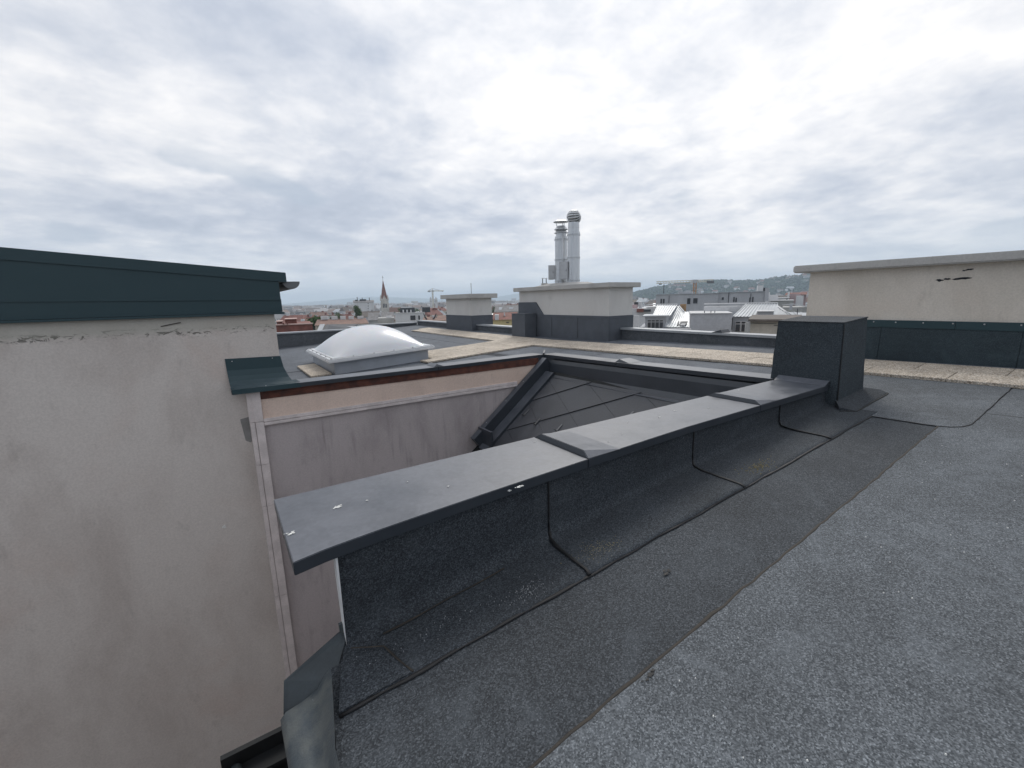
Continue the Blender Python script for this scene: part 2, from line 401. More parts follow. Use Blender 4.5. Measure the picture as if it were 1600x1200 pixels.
patch = [(6.13, 1.95)] + edge(6.13, 1.95, 6.12, 1.24, .008, 10, 5) + [(6.125, 1.17), (6.16, 1.08), (6.24, 1.01), (6.35, .975)] + edge(6.4, .968, 8.43, .985, .012, 24, 8) + [(8.43, 2.9), (6.5, 2.9), (6.5, 2.12), (6.2, 2.12)]
sheet(patch, .019, 'membrane_light')
sheet([(6.93, .97), (6.93, 0), (8.43, 0), (8.43, .97)], .010, 'membrane_light')
sheet([(-8.9, 1.12), (-8.9, -6.9), (.162, -6.9), (.162, 1.12)], .010, 'membrane_light')
for a, b, l in ((2.9, 5.0, .010), (5.0, 8.1, .005), (8.1, 11.33, .010)): sheet([(6.56, a), (8.43, a), (8.43, b-.003), (6.56, b-.003)], l, 'membrane_back')
for a, b, l in ((-7, 2.9, .006), (2.9, 7, .010), (7, 9.75, .006)): sheet([(9.62, a), (10.72, a), (10.72, b-.003), (9.62, b-.003)], l, 'membrane_back')
for i, x in enumerate((.9, 1.95, 2.95, 3.95, 4.95, 5.95)): sheet([(x, 8.3), (x+1.0, 8.3), (x+1.0, 11.31), (x, 11.31)], .005+.005*(i % 2), 'membrane_back')
for i in range(8): sheet([(.5+i, 13.75), (1.497+i, 13.75), (1.497+i, 21.35), (.5+i, 21.35)], .005+.005*(i % 2), 'membrane_back')
Z = lambda x, y, l: (x, y, rz(x, y)+l)
bead([Z(x, y, .010) for x, y in sA], .010, roof, 'bitumen_brown', .005, 2)
bead([Z(x, y, .014) for x, y in patch[1:40]], .010, roof, amp=.006, seed=4)
bead([Z(6.935, .965, .011), Z(6.94, .0, .011)], .007, roof, seed=9)
for x, y, sz, sd_ in ((1.408, 1.056, .05, 3), (2.05, 1.45, .06, 4)):
    splat('dirt_stain', 'bitumen', roof, Z(x, y, .0145), (1, 0, .055), (0, 1, -.022), sz*.5, sd_, spots=6)
for k in range(60):
    x, y = random.uniform(.5, 5.5), random.uniform(.15, 1.0)
    if k == 0: chips = MB()
    r_ = random.uniform(.002, .005); chips.lathe([(r_, rz(x, y)+.010), (r_*.6, rz(x, y)+.013+r_)], x, y, 5)
tag(chips.build('loose_grit', 'white_dropping', roof), kind='stuff')

# ------------------------------------------------------------------ paver path
path = tag(bpy.data.objects.new('paver_path', None), kind='structure'); COL.objects.link(path)
SHARED = {}
def paver(x0, x1, y0, y1):
    key = (round(x1-x0, 2), round(y1-y0, 2)); cx, cy = (x0+x1)/2, (y0+y1)/2
    if key not in SHARED:
        w, d = (x1-x0)/2-.004, (y1-y0)/2-.004
        o = MB().box(-w, w, -d, d, -.024, .024).build('paver', 'paver', None, .004, seg=1); SHARED[key] = o.data
    else:
        o = bpy.data.objects.new('paver', SHARED[key]); COL.objects.link(o)
    o.parent = path
    sy = -.022 if cy < 12 else 0.
    o.location = (cx, cy, rz(cx, cy)+.038+random.uniform(-.003, .003))
    o.rotation_euler = (math.atan(sy)+R(random.uniform(-.25, .25)), -math.atan(.055)+R(random.uniform(-.25, .25)), R(random.uniform(-.25, .25)))
JY = 1.607-.975*5
for r_ in range(2):
    xa = 8.43+.59*r_
    y = JY - (.4875 if r_ else 0)
    while y < 21.6:
        paver(xa, xa+.59, y, y+.975); y += .975
x = 8.43-.975
k = 0
for r_ in range(4):
    ya = 11.33+.59*r_
    x = 8.43 - (.4875 if r_ % 2 else 0)
    if r_ % 2: paver(8.43-.4875, 8.43, ya, ya+.59)
    stop = 4.75 if ya < 11.9 else 5.13
    while x > stop+.1: paver(max(x-.975, stop), x, ya, ya+.59); x -= .975
for r_ in range(3): paver(1.85, 2.36, 12.15+r_*.8, 12.95+r_*.8)

# ------------------------------------------------------------------ near parapet
def yin(x): return 2.05 + .19*min(1., max(0., (x-.15)/3.2))**.6        # inner edge of the coping
def yfc(x): return yin(x)+.045
par = thing('parapet', 'long dark parapet with metal coping and bitumen upstand in the foreground', 'parapet', (3.2, 2.4, 0))
par.matrix_world.translation = (0, 0, 0); par.location = (0, 0, 0)
w = MB(); w.prism([(.37, yfc(.37)+.012), (2, yfc(2)+.012), (4, yfc(4)+.012), (6.3, yfc(6.3)+.012), (6.3, 2.42), (2.5, 2.38), (.37, 2.20)], .325, -.6)
w.build('parapet_wall', 'plaster_mauve', par)
YO = 2.845
def coping(x0, x1, lip, name='coping_piece'):
    mb = MB(); n = 14; vs = []; T, D = .40, .068
    for i in range(n+1):
        x = x0+(x1-x0)*i/n; vs += [(x, YO, T-D), (x, YO, T), (x, yin(x), T), (x, yin(x), T-D)]
    fs = [(a*4+k, a*4+k+1, a*4+5+k, a*4+4+k) for a in range(n) for k in range(3)] + [(a*4+3, a*4, a*4+4, a*4+7) for a in range(n)]
    fs += [(3, 2, 1, 0), (n*4, n*4+1, n*4+2, n*4+3)]
    mb.add(vs, fs)
    if lip:
        h = .042; y1, y2 = YO-.002, yin(x0)+.002
        a = [(x0, y1, T+.001), (x0+.02, y1-.07, T+h), (x0+.02, y2+.075, T+h), (x0, y2, T+.001)]
        b = [(x0+.34, y1, T+.002), (x0+.34, y1-.07, T+.002), (x0+.34, y2+.075, T+.002), (x0+.34, y2, T+.002)]
        mb.add(a+b, [(0, 1, 2, 3), (1, 5, 6, 2), (0, 4, 5, 1), (2, 6, 7, 3), (4, 7, 6, 5), (0, 3, 7, 4)])
    return mb.build(name, 'coping_metal', par, .0035)
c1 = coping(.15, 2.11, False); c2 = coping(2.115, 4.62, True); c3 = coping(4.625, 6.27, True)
MB().add([(6.17, YO, .402), (6.17, yin(6.2), .402), (6.285, yin(6.2), .455), (6.285, YO, .455), (6.285, yin(6.2), .402), (6.285, YO, .402)], [(0, 1, 2, 3), (0, 5, 4, 1), (2, 4, 5, 3), (1, 4, 2), (0, 3, 5)]).build('end_upturn', 'coping_metal', par)
def prof(x, lift=0.):
    f = yfc(x); zr = rz(x, 1.9); t = 1.735+.012*mnoise.noise((x*3, 2.2, 9.1))
    return [(f-lift, .36), (f-lift, zr+.22), (f-lift, zr+.10), (f-.008-lift, zr+.060), (f-.028-lift, zr+.032), (f-.062-lift, zr+.020+lift), (f-.15, zr+.017+lift), (t+.05, rz(x, t)+.018+lift), (t, rz(x, t)+.017+lift), (t-.001, rz(x, t)+.002)]
def upstand(x0, x1, lift, skew0=.09, skew1=.09):
    mb = MB(); n = max(6, int((x1-x0)/.06)); m = 10
    for i in range(n+1):
        for k in range(m):
            q = max(0., (k-3)/6.)**1.2
            a = x0-skew0*q; b = x1-skew1*q; x = a+(b-a)*i/n; y, z = prof(x, lift)[k]
            wv = .006*mnoise.noise((x*2.3, y*4, z*4)) if 0 < k < 8 else 0
            mb.v.append((x, y-wv, z+wv))
    for i in range(n):
        for k in range(m-1): mb.f.append((i*m+k, i*m+k+1, (i+1)*m+k+1, (i+1)*m+k)); mb.m.append(0)
    mb.keep = True
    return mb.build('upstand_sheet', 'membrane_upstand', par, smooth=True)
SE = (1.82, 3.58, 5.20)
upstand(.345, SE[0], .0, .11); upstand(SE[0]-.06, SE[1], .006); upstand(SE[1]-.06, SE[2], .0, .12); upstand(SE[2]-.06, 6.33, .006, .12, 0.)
for i, sx in enumerate(SE):
    lf = (.006, .0, .006)[i]; pts = []
    xs = sx-.06
    for k in range(9):
        q = max(0., (k-3)/6.)**1.2; x = xs-(.09 if i == 0 else .12)*q; y, z = prof(x, .006)[k]; pts.append((x, y-.003, z+.003))
    bead(pts, .0085, par, amp=.005, seed=i*5.1, flat=.8)
    bead(pts[3:9], .014, par, amp=.010, seed=i*3.1)
tp = [(x, 1.735+.012*mnoise.noise((x*3, 2.2, 9.1)), rz(x, 1.735)+.012) for x in [.22+.1*i for i in range(60)]]
bead(tp, .0125, par, amp=.009, seed=1)
bead([(q[0], yfc(q[0])-.085, q[2]+.012) for q in tp[3:12]], .006, par, 'bitumen_brown', .012, 17)
# corner flap at the free end
sheet_z = lambda x, y: rz(x, y)+.026
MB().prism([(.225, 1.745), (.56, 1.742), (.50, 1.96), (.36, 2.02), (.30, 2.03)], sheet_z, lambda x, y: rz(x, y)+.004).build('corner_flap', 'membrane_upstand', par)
bead([Z(.565, 1.74, .026), Z(.50, 1.98, .03), Z(.36, 2.05, .05)], .006, par, 'bitumen_brown', seed=6)
MB().add([(.335, 2.10, .33), (.347, 2.10, .33), (.345, 2.10, -.18), (.335, 2.16, .33), (.347, 2.16, .33), (.345, 2.16, -.18)], [(0, 1, 2), (5, 4, 3), (0, 3, 4, 1), (1, 4, 5, 2), (2, 5, 3, 0)]).build('plaster_edge', 'white', par)
for i, (x, y, sz, cp) in enumerate(((.445, 2.502, .026, c1), (.183, 2.339, .020, c1), (1.431, 2.10, .02, c1), (1.08, 2.375, .007, c1), (2.508, 2.378, .008, c2), (3.425, 2.59, .014, c2), (3.75, 2.655, .016, c2), (3.053, 2.659, .009, c2), (2.038, 2.744, .01, c1), (5.176, 2.78, .012, c3), (2.75, 2.45, .006, c2), (.604, 2.485, .008, c1), (.9, 2.6, .006, c1), (4.1, 2.5, .010, c2))):
    splat('bird_dropping', 'white_dropping', cp, (x, y, .4015), (1, 0, 0), (0, 1, 0), sz, i+30, spots=9)
splat('bird_dropping', 'white_dropping', c1, (1.40, yin(1.4)-.001, .365), (1, 0, 0), (0, 0, 1), .016, 71, spots=7)
def speck(name, m, cx, cy, sx, sy, n, r0, seed):
    rnd = random.Random(seed); mb = MB()
    for k in range(n):
        x, y = cx+rnd.gauss(0, sx), cy+rnd.gauss(0, sy)
        P = prof(x, .006); 
        zs = None
        for (ya, za), (yb, zb) in zip(P, P[1:]):
            if yb <= y <= ya and ya > yb: zs = zb+(za-zb)*(y-yb)/(ya-yb)
        if zs is None: zs = rz(x, y)+.008
        r = r0*rnd.uniform(.4, 1.3); mb.lathe([(r, zs-.002), (r*.5, zs+.004)], x, y, 5)
    return tag(mb.build(name, m, par), kind='stuff')
speck('lichen_spots', 'lichen', 1.90, 1.875, .075, .045, 260, .003, 5)
speck('lichen_spots', 'lichen', 3.9, 1.86, .10, .04, 150, .003, 6)
speck('white_spots', 'grit_grey', 1.30, 1.85, .06, .035, 120, .0020, 7)
speck('white_spots', 'grit_grey', .80, 1.92, .25, .045, 60, .0018, 8)

# ------------------------------------------------------------------ metal edge gutter at the near roof end
gut = thing('edge_gutter', 'weathered zinc gutter along the near roof edge', 'gutter', (0, 0, 0))
g_ = MB(); ys = [1.16+.1*i for i in range(8)] + [1.98]
pr = [(1., -.150), (.86, -.178), (.70, -.232), (.38, -.262), (.08, -.272), (-.03, -.30), (-.02, -.40)]
for j, y in enumerate(ys):
    xe = .172 if y < 1.55 else .172+(y-1.55)*.17
    for k, (t_, z) in enumerate(pr): g_.v.append((.02+t_*(xe-.02)+.005*mnoise.noise((y*2, k, 0)), y, z+.005*mnoise.noise((y*3, k, 4))))
for j in range(len(ys)-1):
    for k in range(6): g_.f.append((j*7+k, j*7+k+1, (j+1)*7+k+1, (j+1)*7+k)); g_.m.append(0)
g_.keep = True
g_.build('trough', 'zinc', gut, smooth=True)
MB().extrude([(.028, 1.985, -.29), (.25, 1.985, -.24), (.36, 2.135, -.13), (.345, 2.15, -.11), (.05, 2.06, -.185)], (.0, .006, .002)).build('end_plate', 'zinc_dark', gut)
MB().box(.325, .348, 2.14, 2.16, -.16, -.07).build('end_clip', 'zinc', gut)
hood = thing('black_sheet_hood', 'black sheet metal box gutter in the light well at the bottom edge', 'gutter', (0, 0, 0))
h_ = MB(); h_.box(-.27, .30, 2.40, 2.43, -1.15, -.76); h_.box(-.27, .30, 1.25, 2.40, -1.16, -1.12); h_.box(-.27, .30, 2.30, 2.40, -.86, -.84)
h_.build('box_gutter', 'black_metal', hood)
MB().tube([(-.235, 1.3, -.83), (-.235, 2.30, -.83), (-.205, 2.38, -.83)], .030, 10).build('rolled_end', 'zinc_dark', hood, smooth=True)
hood2 = thing('black_roof_flap', 'small black metal flap behind the end of the near parapet', 'flashing', (0, 0, 0))
MB().prism([(.20, 2.45), (.46, 2.45), (.46, 2.80), (.22, 2.80)], -.80, -.87).build('flap_sheet', 'black_metal', hood2)

# ------------------------------------------------------------------ light well: back wall, left end, copings
well = thing('courtyard_wall', 'beige and mauve plaster wall across the light well under a dark coping', 'wall', (0, 0, 0))
B('upper_wall', 'plaster_beige', well, .40, 6.0, 7.90, 8.2, -.33, .10)
B('rust_board', 'rust_board', well, .40, 6.0, 7.885, 8.19, .075, .225)
B('lower_wall', 'plaster_mauve', well, .40, 6.0, 7.92, 8.2, -13, -.33)
B('ledge_trim', 'trim_pink', well, .43, 5.4, 7.875, 7.93, -.300, -.245, .004); B('ledge_trim', 'trim_pink', well, .43, 5.4, 7.865, 7.93, -.355, -.306, .004)
for i, (a, b) in enumerate(((.21, -.28), (-.285, -1.0), (-1.004, -1.72), (-1.724, -3.4), (-3.404, -5.2), (-5.204, -7.2), (-7.204, -10))):
    B('corner_trim', 'trim_pink', well, .31 if i else .30, .427, 7.87, 7.93, b, a, .004)
    B('corner_trim_return', 'trim_pink', well, .235+.004*(i % 2), .305, 7.885+.003*(i % 2), 8.1, b, a, .004)
cb = thing('back_coping', 'thin dark metal coping along the far edge of the light well', 'coping', (0, 0, 0))
def bar(name, p0, p1, wdt, drop, parent, m='coping_metal', side=1):
    """coping bar from p0 to p1 (top front edge), wdt to the left of travel"""
    p0, p1 = Vector(p0), Vector(p1); t = (p1-p0); t.z = 0; t.normalize(); nrm = Vector((-t.y, t.x, 0))*wdt*side
    dz = Vector((0, 0, -drop))
    return MB().add([p0, p1, p1+nrm, p0+nrm, p0+dz, p1+dz, p1+nrm+dz, p0+nrm+dz], [(0, 1, 2, 3), (7, 6, 5, 4), (0, 4, 5, 1), (1, 5, 6, 2), (2, 6, 7, 3), (3, 7, 4, 0)]).build(name, m, parent, .003)
bar('coping_piece', (.05, 7.80, .285), (3.5, 7.84, .285), .40, .07, cb); bar('coping_piece', (3.505, 7.84, .287), (6.185, 7.93, .287), .40, .07, cb)
MB().add([(3.42, 7.86, .29), (3.42, 8.25, .29), (3.50, 8.22, .335), (3.50, 7.90, .335), (3.62, 8.25, .29), (3.62, 7.86, .29)], [(0, 3, 2, 1), (3, 5, 4, 2), (0, 5, 3), (1, 2, 4), (0, 1, 4, 5)]).build('seam_lip', 'coping_metal', cb)
bar('coping_piece', (6.19, 7.98, .286), (6.22, 5.75, .325), -.40, .07, cb, side=-1); bar('coping_piece', (6.22, 5.745, .325), (6.24, 2.90, .395), -.40, .07, cb, side=-1)
MB().add([(6.26, 5.79, .325), (6.62, 5.79, .325), (6.58, 5.72, .385), (6.30, 5.72, .385), (6.62, 5.45, .335), (6.26, 5.45, .335)], [(0, 3, 2, 1), (3, 5, 4, 2), (0, 5, 3), (1, 2, 4), (0, 1, 4, 5)]).build('seam_lip', 'coping_metal', cb)
MB().extrude([(6.17, 7.93, .289), (6.215, 7.93, .289), (6.60, 8.38, .295), (6.55, 8.38, .295)], (0, 0, .03)).build('corner_lip', 'coping_metal', cb)
for a, b in (((.4, 8.24), (6.6, 8.24)), ):
    B('upstand', 'membrane_back', cb, .3, 6.58, 8.19, 8.235, -.6, .218)
MB().prism([(6.50, 2.9), (6.545, 2.9), (6.545, 8.3), (6.50, 8.3)], lambda x, y: .318-.025*(y-2.9), -.6).build('upstand', 'membrane_back', cb)
fl = thing('wall_flashing', 'folded dark flashing where the coping meets the tall plaster wall', 'flashing', (0, 0, 0))
f_ = MB(); pf = [(8.083, .745), (8.075, .56), (8.05, .47), (8.00, .40), (7.93, .345), (7.86, .318), (7.845, .292), (7.79, .291), (7.788, .215)]
for x0_, k in ((.03, 0), (.80, 1)):
    f_.v += [(x0_+(.028*i if k else .004*i), y, z-(.02*k if i < 6 else 0)) for i, (y, z) in enumerate(pf)]
n = len(pf); f_.f += [(i, i+1, n+i+1, n+i) for i in range(n-1)]; f_.m += [0]*(n-1); f_.keep = True
o = f_.build('flashing_sheet', 'fascia_metal', fl); md = o.modifiers.new('thick', 'SOLIDIFY'); md.thickness = .004
MB().add([(.09, 7.80, .293), (.10, 7.86, .330), (.97, 7.93, .330), (1.03, 7.88, .293), (.12, 7.92, .325), (.99, 7.98, .318)], [(0, 3, 2, 1), (1, 2, 5, 4), (0, 1, 4), (3, 5, 2), (0, 4, 5, 3)]).build('fold_lip', 'fascia_metal', fl)
for x in (.12, .68): MB().lathe([(.009, 0), (.006, .006)], 0, 0, 8).build('screw', 'screw_metal', fl).matrix_world = Matrix.Translation((x, 8.07, .70)) @ Matrix.Rotation(R(90), 4, 'X')
for x in (.52,): MB().lathe([(.009, 0), (.006, .006)], 0, 0, 8).build('screw', 'screw_metal', fl).location = (x, 7.83, .293)

# ------------------------------------------------------------------ mansard face of slates inside the well
mans = thing('slate_slope', 'dark slate roof slope inside the light well with a metal edge', 'roof slope', (0, 0, 0))
SL = .79; SN = math.hypot(1, SL)
def sp(u, v, lift=0.):
    x = 6.1 - v/SN; z = -.13 - SL*v/SN; nx, nz = -SL/SN, 1/SN
    return Vector((x+nx*lift, u, z+nz*lift))
MB().extrude([sp(2.8, -.1), sp(2.8, 3.9), sp(7.9, 3.9), sp(7.9, -.1)], (.05, 0, -.06)).build('batten_board', 'black_metal', mans)
def clip(poly, a, b, cst):
    out = []
    for i in range(len(poly)):
        p, q = poly[i], poly[(i+1) % len(poly)]; dp, dq = a*p[0]+b*p[1]-cst, a*q[0]+b*q[1]-cst
        if dp >= 0: out.append(p)
        if dp*dq < 0: t = dp/(dp-dq); out.append((p[0]+(q[0]-p[0])*t, p[1]+(q[1]-p[1])*t))
    return out
A_, B_ = (.596, .41), (-.727, .373); O_ = (6.911, .455)
for i in range(-9, 9):
    for j in range(-6, 10):
        cx, cy = O_[0]+i*A_[0]+j*B_[0], O_[1]+i*A_[1]+j*B_[1]
        e = .004
        q = [(cx+a*A_[0]+b*B_[0], cy+a*A_[1]+b*B_[1]) for a, b in ((e, e), (1-e, e), (1-e, 1-e), (e, 1-e))]
        q = clip(clip(clip(clip(q, 0, 1, .0), 0, -1, -3.7), -1, 0, -7.55), 1, 0, 2.85)
        if len(q) < 3: continue
        rnd = random.Random(i*31+j)
        def lf(u, v):      # the lower edge of each slate rides on the next one
            du, dv = u-cx, v-cy; det = A_[0]*B_[1]-A_[1]*B_[0]; bb = (A_[0]*dv-A_[1]*du)/det
            return .010+.016*bb
        top = [sp(u, v, lf(u, v)+rnd.uniform(0, .001)) for u, v in q]
        MB().extrude(top, sp(0, 0, -.008)-sp(0, 0)).build('slate', 'slate', mans)
# metal apron above, raised edge along the wall
ap = MB(); ay = [(3.0, .30), (5.6, .235)]
def apron(y0, y1):
    z0, z1 = .32-.025*(y0-2.9), .32-.025*(y1-2.9)
    p = [(6.235, 0, 1), (6.20, -.08, 1), (6.17, -.30, 1), (6.09, -.395, 1), (6.02, -.46, 1)]
    mb = MB(); 
    for y, z in ((y0, z0), (y1, z1)): mb.v += [(x, y, (z-.02+dz) if k < 4 else -.13-SL*(.08)+.03) for k, (x, dz, _) in enumerate(p)]
    mb.f += [(i, i+1, 5+i+1, 5+i) for i in range(4)]; mb.m += [0]*4; mb.keep = True
    o = mb.build('apron_sheet', 'coping_metal', mans); o.modifiers.new('thick', 'SOLIDIFY').thickness = .004
apron(5.32, 7.75); apron(2.9, 5.34)
e0, e1 = sp(7.86, -.20, .0), sp(7.86, 2.24, .0)
up = Vector((-SL/SN, 0, 1/SN))
ed = MB(); 
def slopebar(name, u0, u1, v0, v1, l0, l1, m='coping_metal'):
    P = [sp(u, v, l) for l in (l0, l1) for u, v in ((u0, v0), (u1, v0), (u1, v1), (u0, v1))]
    return MB().add(P, [(0, 3, 2, 1), (4, 5, 6, 7), (0, 1, 5, 4), (1, 2, 6, 5), (2, 3, 7, 6), (3, 0, 4, 7)]).build(name, m, mans, .004)
slopebar('edge_flashing', 7.70, 7.865, -.22, 2.26, .0, .285, 'coping_metal'); slopebar('edge_flashing', 7.42, 7.70, -.02, 2.3, .0, .075, 'coping_metal')
B('edge_end', 'coping_metal', mans, 4.35, 4.40, 7.35, 7.868, -1.58, -1.10)
for v in (.55, 1.15, 1.8): 
    p_ = sp(7.78, v, .286); MB().lathe([(.010, 0), (.007, .006)], 0, 0, 8).build('screw', 'screw_metal', mans).location = p_
for u, v in ((7.30, 1.22), (6.80, 1.33), (6.15, 1.30), (4.9, .62)):
    P = [sp(u, v, .03), sp(u-.02, v-.18, .03), sp(u-.05, v-.18, .03), sp(u-.05, v, .03)]; mb = MB().extrude(P, up*.004); mb.extrude([sp(u, v, .03), sp(u-.05, v, .03), sp(u-.05, v, .085), sp(u, v, .085)], (.004, 0, .004)); mb.build('snow_hook', 'steel_dark', mans)

# ------------------------------------------------------------------ plaster penthouse on the left
pen = thing('plaster_penthouse', 'tall stained plaster wall with dark green metal roof edge at the left', 'building', (0, 0, 0))
B('plaster_wall', 'plaster_left', pen, -9, .79, 8.10, 13.2, -14, 1.415)
def ftop(x): return 2.06+.0845*(1.02-x)
def band(name, x0, x1, zb, zt, y0, y1=8.3):
    return MB().add([(x0, y0, zb(x0)), (x1, y0, zb(x1)), (x1, y0, zt(x1)), (x0, y0, zt(x0)), (x0, y1, zb(x0)), (x1, y1, zb(x1)), (x1, y1, zt(x1)), (x0, y1, zt(x0))],
        [(0, 1, 2, 3), (7, 6, 5, 4), (0, 4, 5, 1), (3, 2, 6, 7), (0, 3, 7, 4), (1, 5, 6, 2)]).build(name, 'fascia_metal', pen, .003)
s1 = lambda x: ftop(x)-.15; s2 = lambda x: 1.625+.012*(1-x)
band('fascia_top', -9, 1.02, s1, ftop, 8.03, 13.3); band('fascia_middle', -9, .905, s2, lambda x: s1(x)+.02, 8.048); band('fascia_lower', -9, .912, lambda x: 1.44, lambda x: s2(x)+.02, 8.062)
band('drip_edge', -9, .935, lambda x: 1.405, lambda x: 1.437, 8.02)
gt = MB(); m_ = 11
for y in (8.12, 13.3):
    for k in range(m_):
        a = math.pi+math.pi*k/(m_-1); gt.v.append((1.095+.125*math.cos(a), y, 1.925+.115*math.sin(a)))
gt.f += [(k, k+1, m_+k+1, m_+k) for k in range(m_-1)]; gt.m += [0]*(m_-1); gt.keep = True
o = gt.build('roof_gutter', 'steel_dark', pen, smooth=True); o.modifiers.new('thick', 'SOLIDIFY').thickness = .006
MB().extrude([(1.095+.125*math.cos(math.pi+math.pi*k/10), 8.12, 1.925+.115*math.sin(math.pi+math.pi*k/10)) for k in range(11)], (0, .006, 0)).build('gutter_cap', 'steel_dark', pen)
MB().extrude([(.115, 8.098, -.245), (.235, 8.098, -.225), (.235, 8.098, -.64), (.215, 8.098, -.655), (.15, 8.098, -.61)], (0, -.003, 0)).build('mortar_patch', 'mortar_patch', pen)
MB().tube([(-.68, 8.092, 1.285), (-.48, 8.085, 1.325), (-.44, 8.085, 1.33)], .007, 6).build('bare_rod', 'stick_wood', pen)
splat('bird_dropping', 'white_dropping', pen, (-.321, 8.097, -1.986), (1, 0, .3), (0, 0, 1), .04, 91, spots=7)

# ------------------------------------------------------------------ membrane-clad box at the end of the parapet
bx = thing('membrane_box', 'tall black box clad in bitumen membrane at the end of the parapet', 'vent box', (0, 0, 0))
x0, x1, y0, y1, zt = 6.30, 7.05, 2.14, 2.93, 1.175
def face(name, pts, off, m='membrane_box'): return MB().extrude(pts, off).build(name, m, bx, .006)
core = MB().add([(x0+.02, y0+.02, .0), (x1+.06, y0+.0, .0), (x1+.06, y1, .0), (x0+.02, y1, .0), (x0+.03, y0+.03, zt-.01), (x1-.02, y0+.03, zt-.01), (x1-.02, y1-.03, zt-.01), (x0+.03, y1-.03, zt-.01)],
   [(0, 3, 2, 1), (4, 5, 6, 7), (0, 1, 5, 4), (1, 2, 6, 5), (2, 3, 7, 6), (3, 0, 4, 7)]).build('box_core', 'bitumen', bx)
def ragged(a, b, n, amp, seed):
    a, b = Vector(a), Vector(b); return [a.lerp(b, i/n)+Vector((0, amp*mnoise.noise((i*1.7, seed, 0)), 0)) for i in range(n+1)]
L = ragged((x0, y1+.035, .05), (x0+.012, y1, zt), 14, .012, 3.3)
face('side_sheet', [(x0, y0, .05)] + [(x0+.012, y0+.03, zt)] + [tuple(p) for p in reversed(L)], (.012, 0, 0))
Rr = [Vector((x1+.09-.10*i/14+.010*mnoise.noise((i*1.9, 8.8, 0)), y0+.03*i/14, .13+(zt+.04-.13)*i/14)) for i in range(15)]
face('front_sheet', [(x0+.004, y0-.002, .07), (x0+.014, y0+.03, zt)] + [tuple(p) for p in reversed(Rr)], (0, .012, 0))
MB().add([(x0+.005, y0+.022, zt-.002), (x1-.003, y0+.022, zt+.035), (x1-.003, y1+.005, zt+.035), (x0+.005, y1+.005, zt-.002), (x0+.005, y0+.022, zt+.010), (x1-.003, y0+.022, zt+.050), (x1-.003, y1+.005, zt+.050), (x0+.005, y1+.005, zt+.010)],
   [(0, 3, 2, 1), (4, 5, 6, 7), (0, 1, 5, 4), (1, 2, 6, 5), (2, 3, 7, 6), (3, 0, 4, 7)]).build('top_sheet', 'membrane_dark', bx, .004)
bead([(x0+.004, y0-.006, .10), (x0+.010, y0+.01, .6), (x0+.016, y0+.024, zt-.02)], .008, bx, amp=.004, seed=12)
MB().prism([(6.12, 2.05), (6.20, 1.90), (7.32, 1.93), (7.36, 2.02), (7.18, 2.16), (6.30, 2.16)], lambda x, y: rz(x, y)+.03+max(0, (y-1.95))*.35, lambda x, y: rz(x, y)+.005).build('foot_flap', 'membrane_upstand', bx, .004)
bead([Z(6.08, 2.03, .03), Z(6.20, 1.895, .028), Z(7.32, 1.925, .024), Z(7.37, 2.02, .03)], .010, bx, amp=.01, seed=14)
# ------------------------------------------------------------------ white wall on the right
wr = thing('capped_wall', 'long cream plaster chimney wall with concrete cap at the right', 'chimney', (0, 0, 0))
B('plaster_wall', 'plaster_right', wr, 10.05, 11.6, -6, 4.13, .30, 1.95)
B('cap', 'concrete_cap', wr, 9.86, 11.8, -6.2, 4.38, 1.945, 2.085, .02)
for i, (a, b) in enumerate(((-6, -1.0), (-.998, 1.16), (1.163, 2.86), (2.863, 4.14))):
    MB().add([(9.985, a, .26), (9.985, b, .26), (10.02, b, .94), (10.02, a, .94), (10.06, a, .26), (10.06, b, .26), (10.06, b, .94), (10.06, a, .94)],
        [(0, 1, 2, 3), (7, 6, 5, 4), (0, 4, 5, 1), (3, 2, 6, 7), (0, 3, 7, 4), (1, 5, 6, 2)]).build('skirt_sheet', 'membrane_skirt', wr, .004)
B('end_skirt', 'membrane_skirt', wr, 10.06, 11.6, 4.13, 4.17, .2, .94)
for a, b in ((-6, -.5), (-.497, 1.9), (1.903, 4.15)): B('flashing_strip', 'fascia_metal', wr, 10.005, 10.05, a, b, .90, 1.03, .003)
y = -5.5
while y < 4.1:
    o = MB().lathe([(.012, 0), (.008, .008)], 0, 0, 8).build('screw', 'screw_metal', wr); o.matrix_world = Matrix.Translation((10.005, y, .995)) @ Matrix.Rotation(R(-90), 4, 'Y'); y += random.uniform(.26, .40)
for i, (yc, zc, a, sy, sz) in enumerate(((1.93, 1.715, -.05, .11, .020), (2.10, 1.715, .0, .05, .018), (2.19, 1.70, .1, .05, .022), (1.86, 1.85, -.1, .055, .014), (1.92, 1.838, 0, .02, .012))):
    rnd = random.Random(i); pts = [(10.049, yc+sy*math.cos(t)*rnd.uniform(.7, 1.15), zc+sz*math.sin(t)*rnd.uniform(.55, 1.25)+a*sy*math.cos(t)) for t in [2*math.pi*k/16 for k in range(16)]]
    MB().extrude(pts, (-.002, 0, 0)).build('spalled_hole', 'dark_hole', wr)

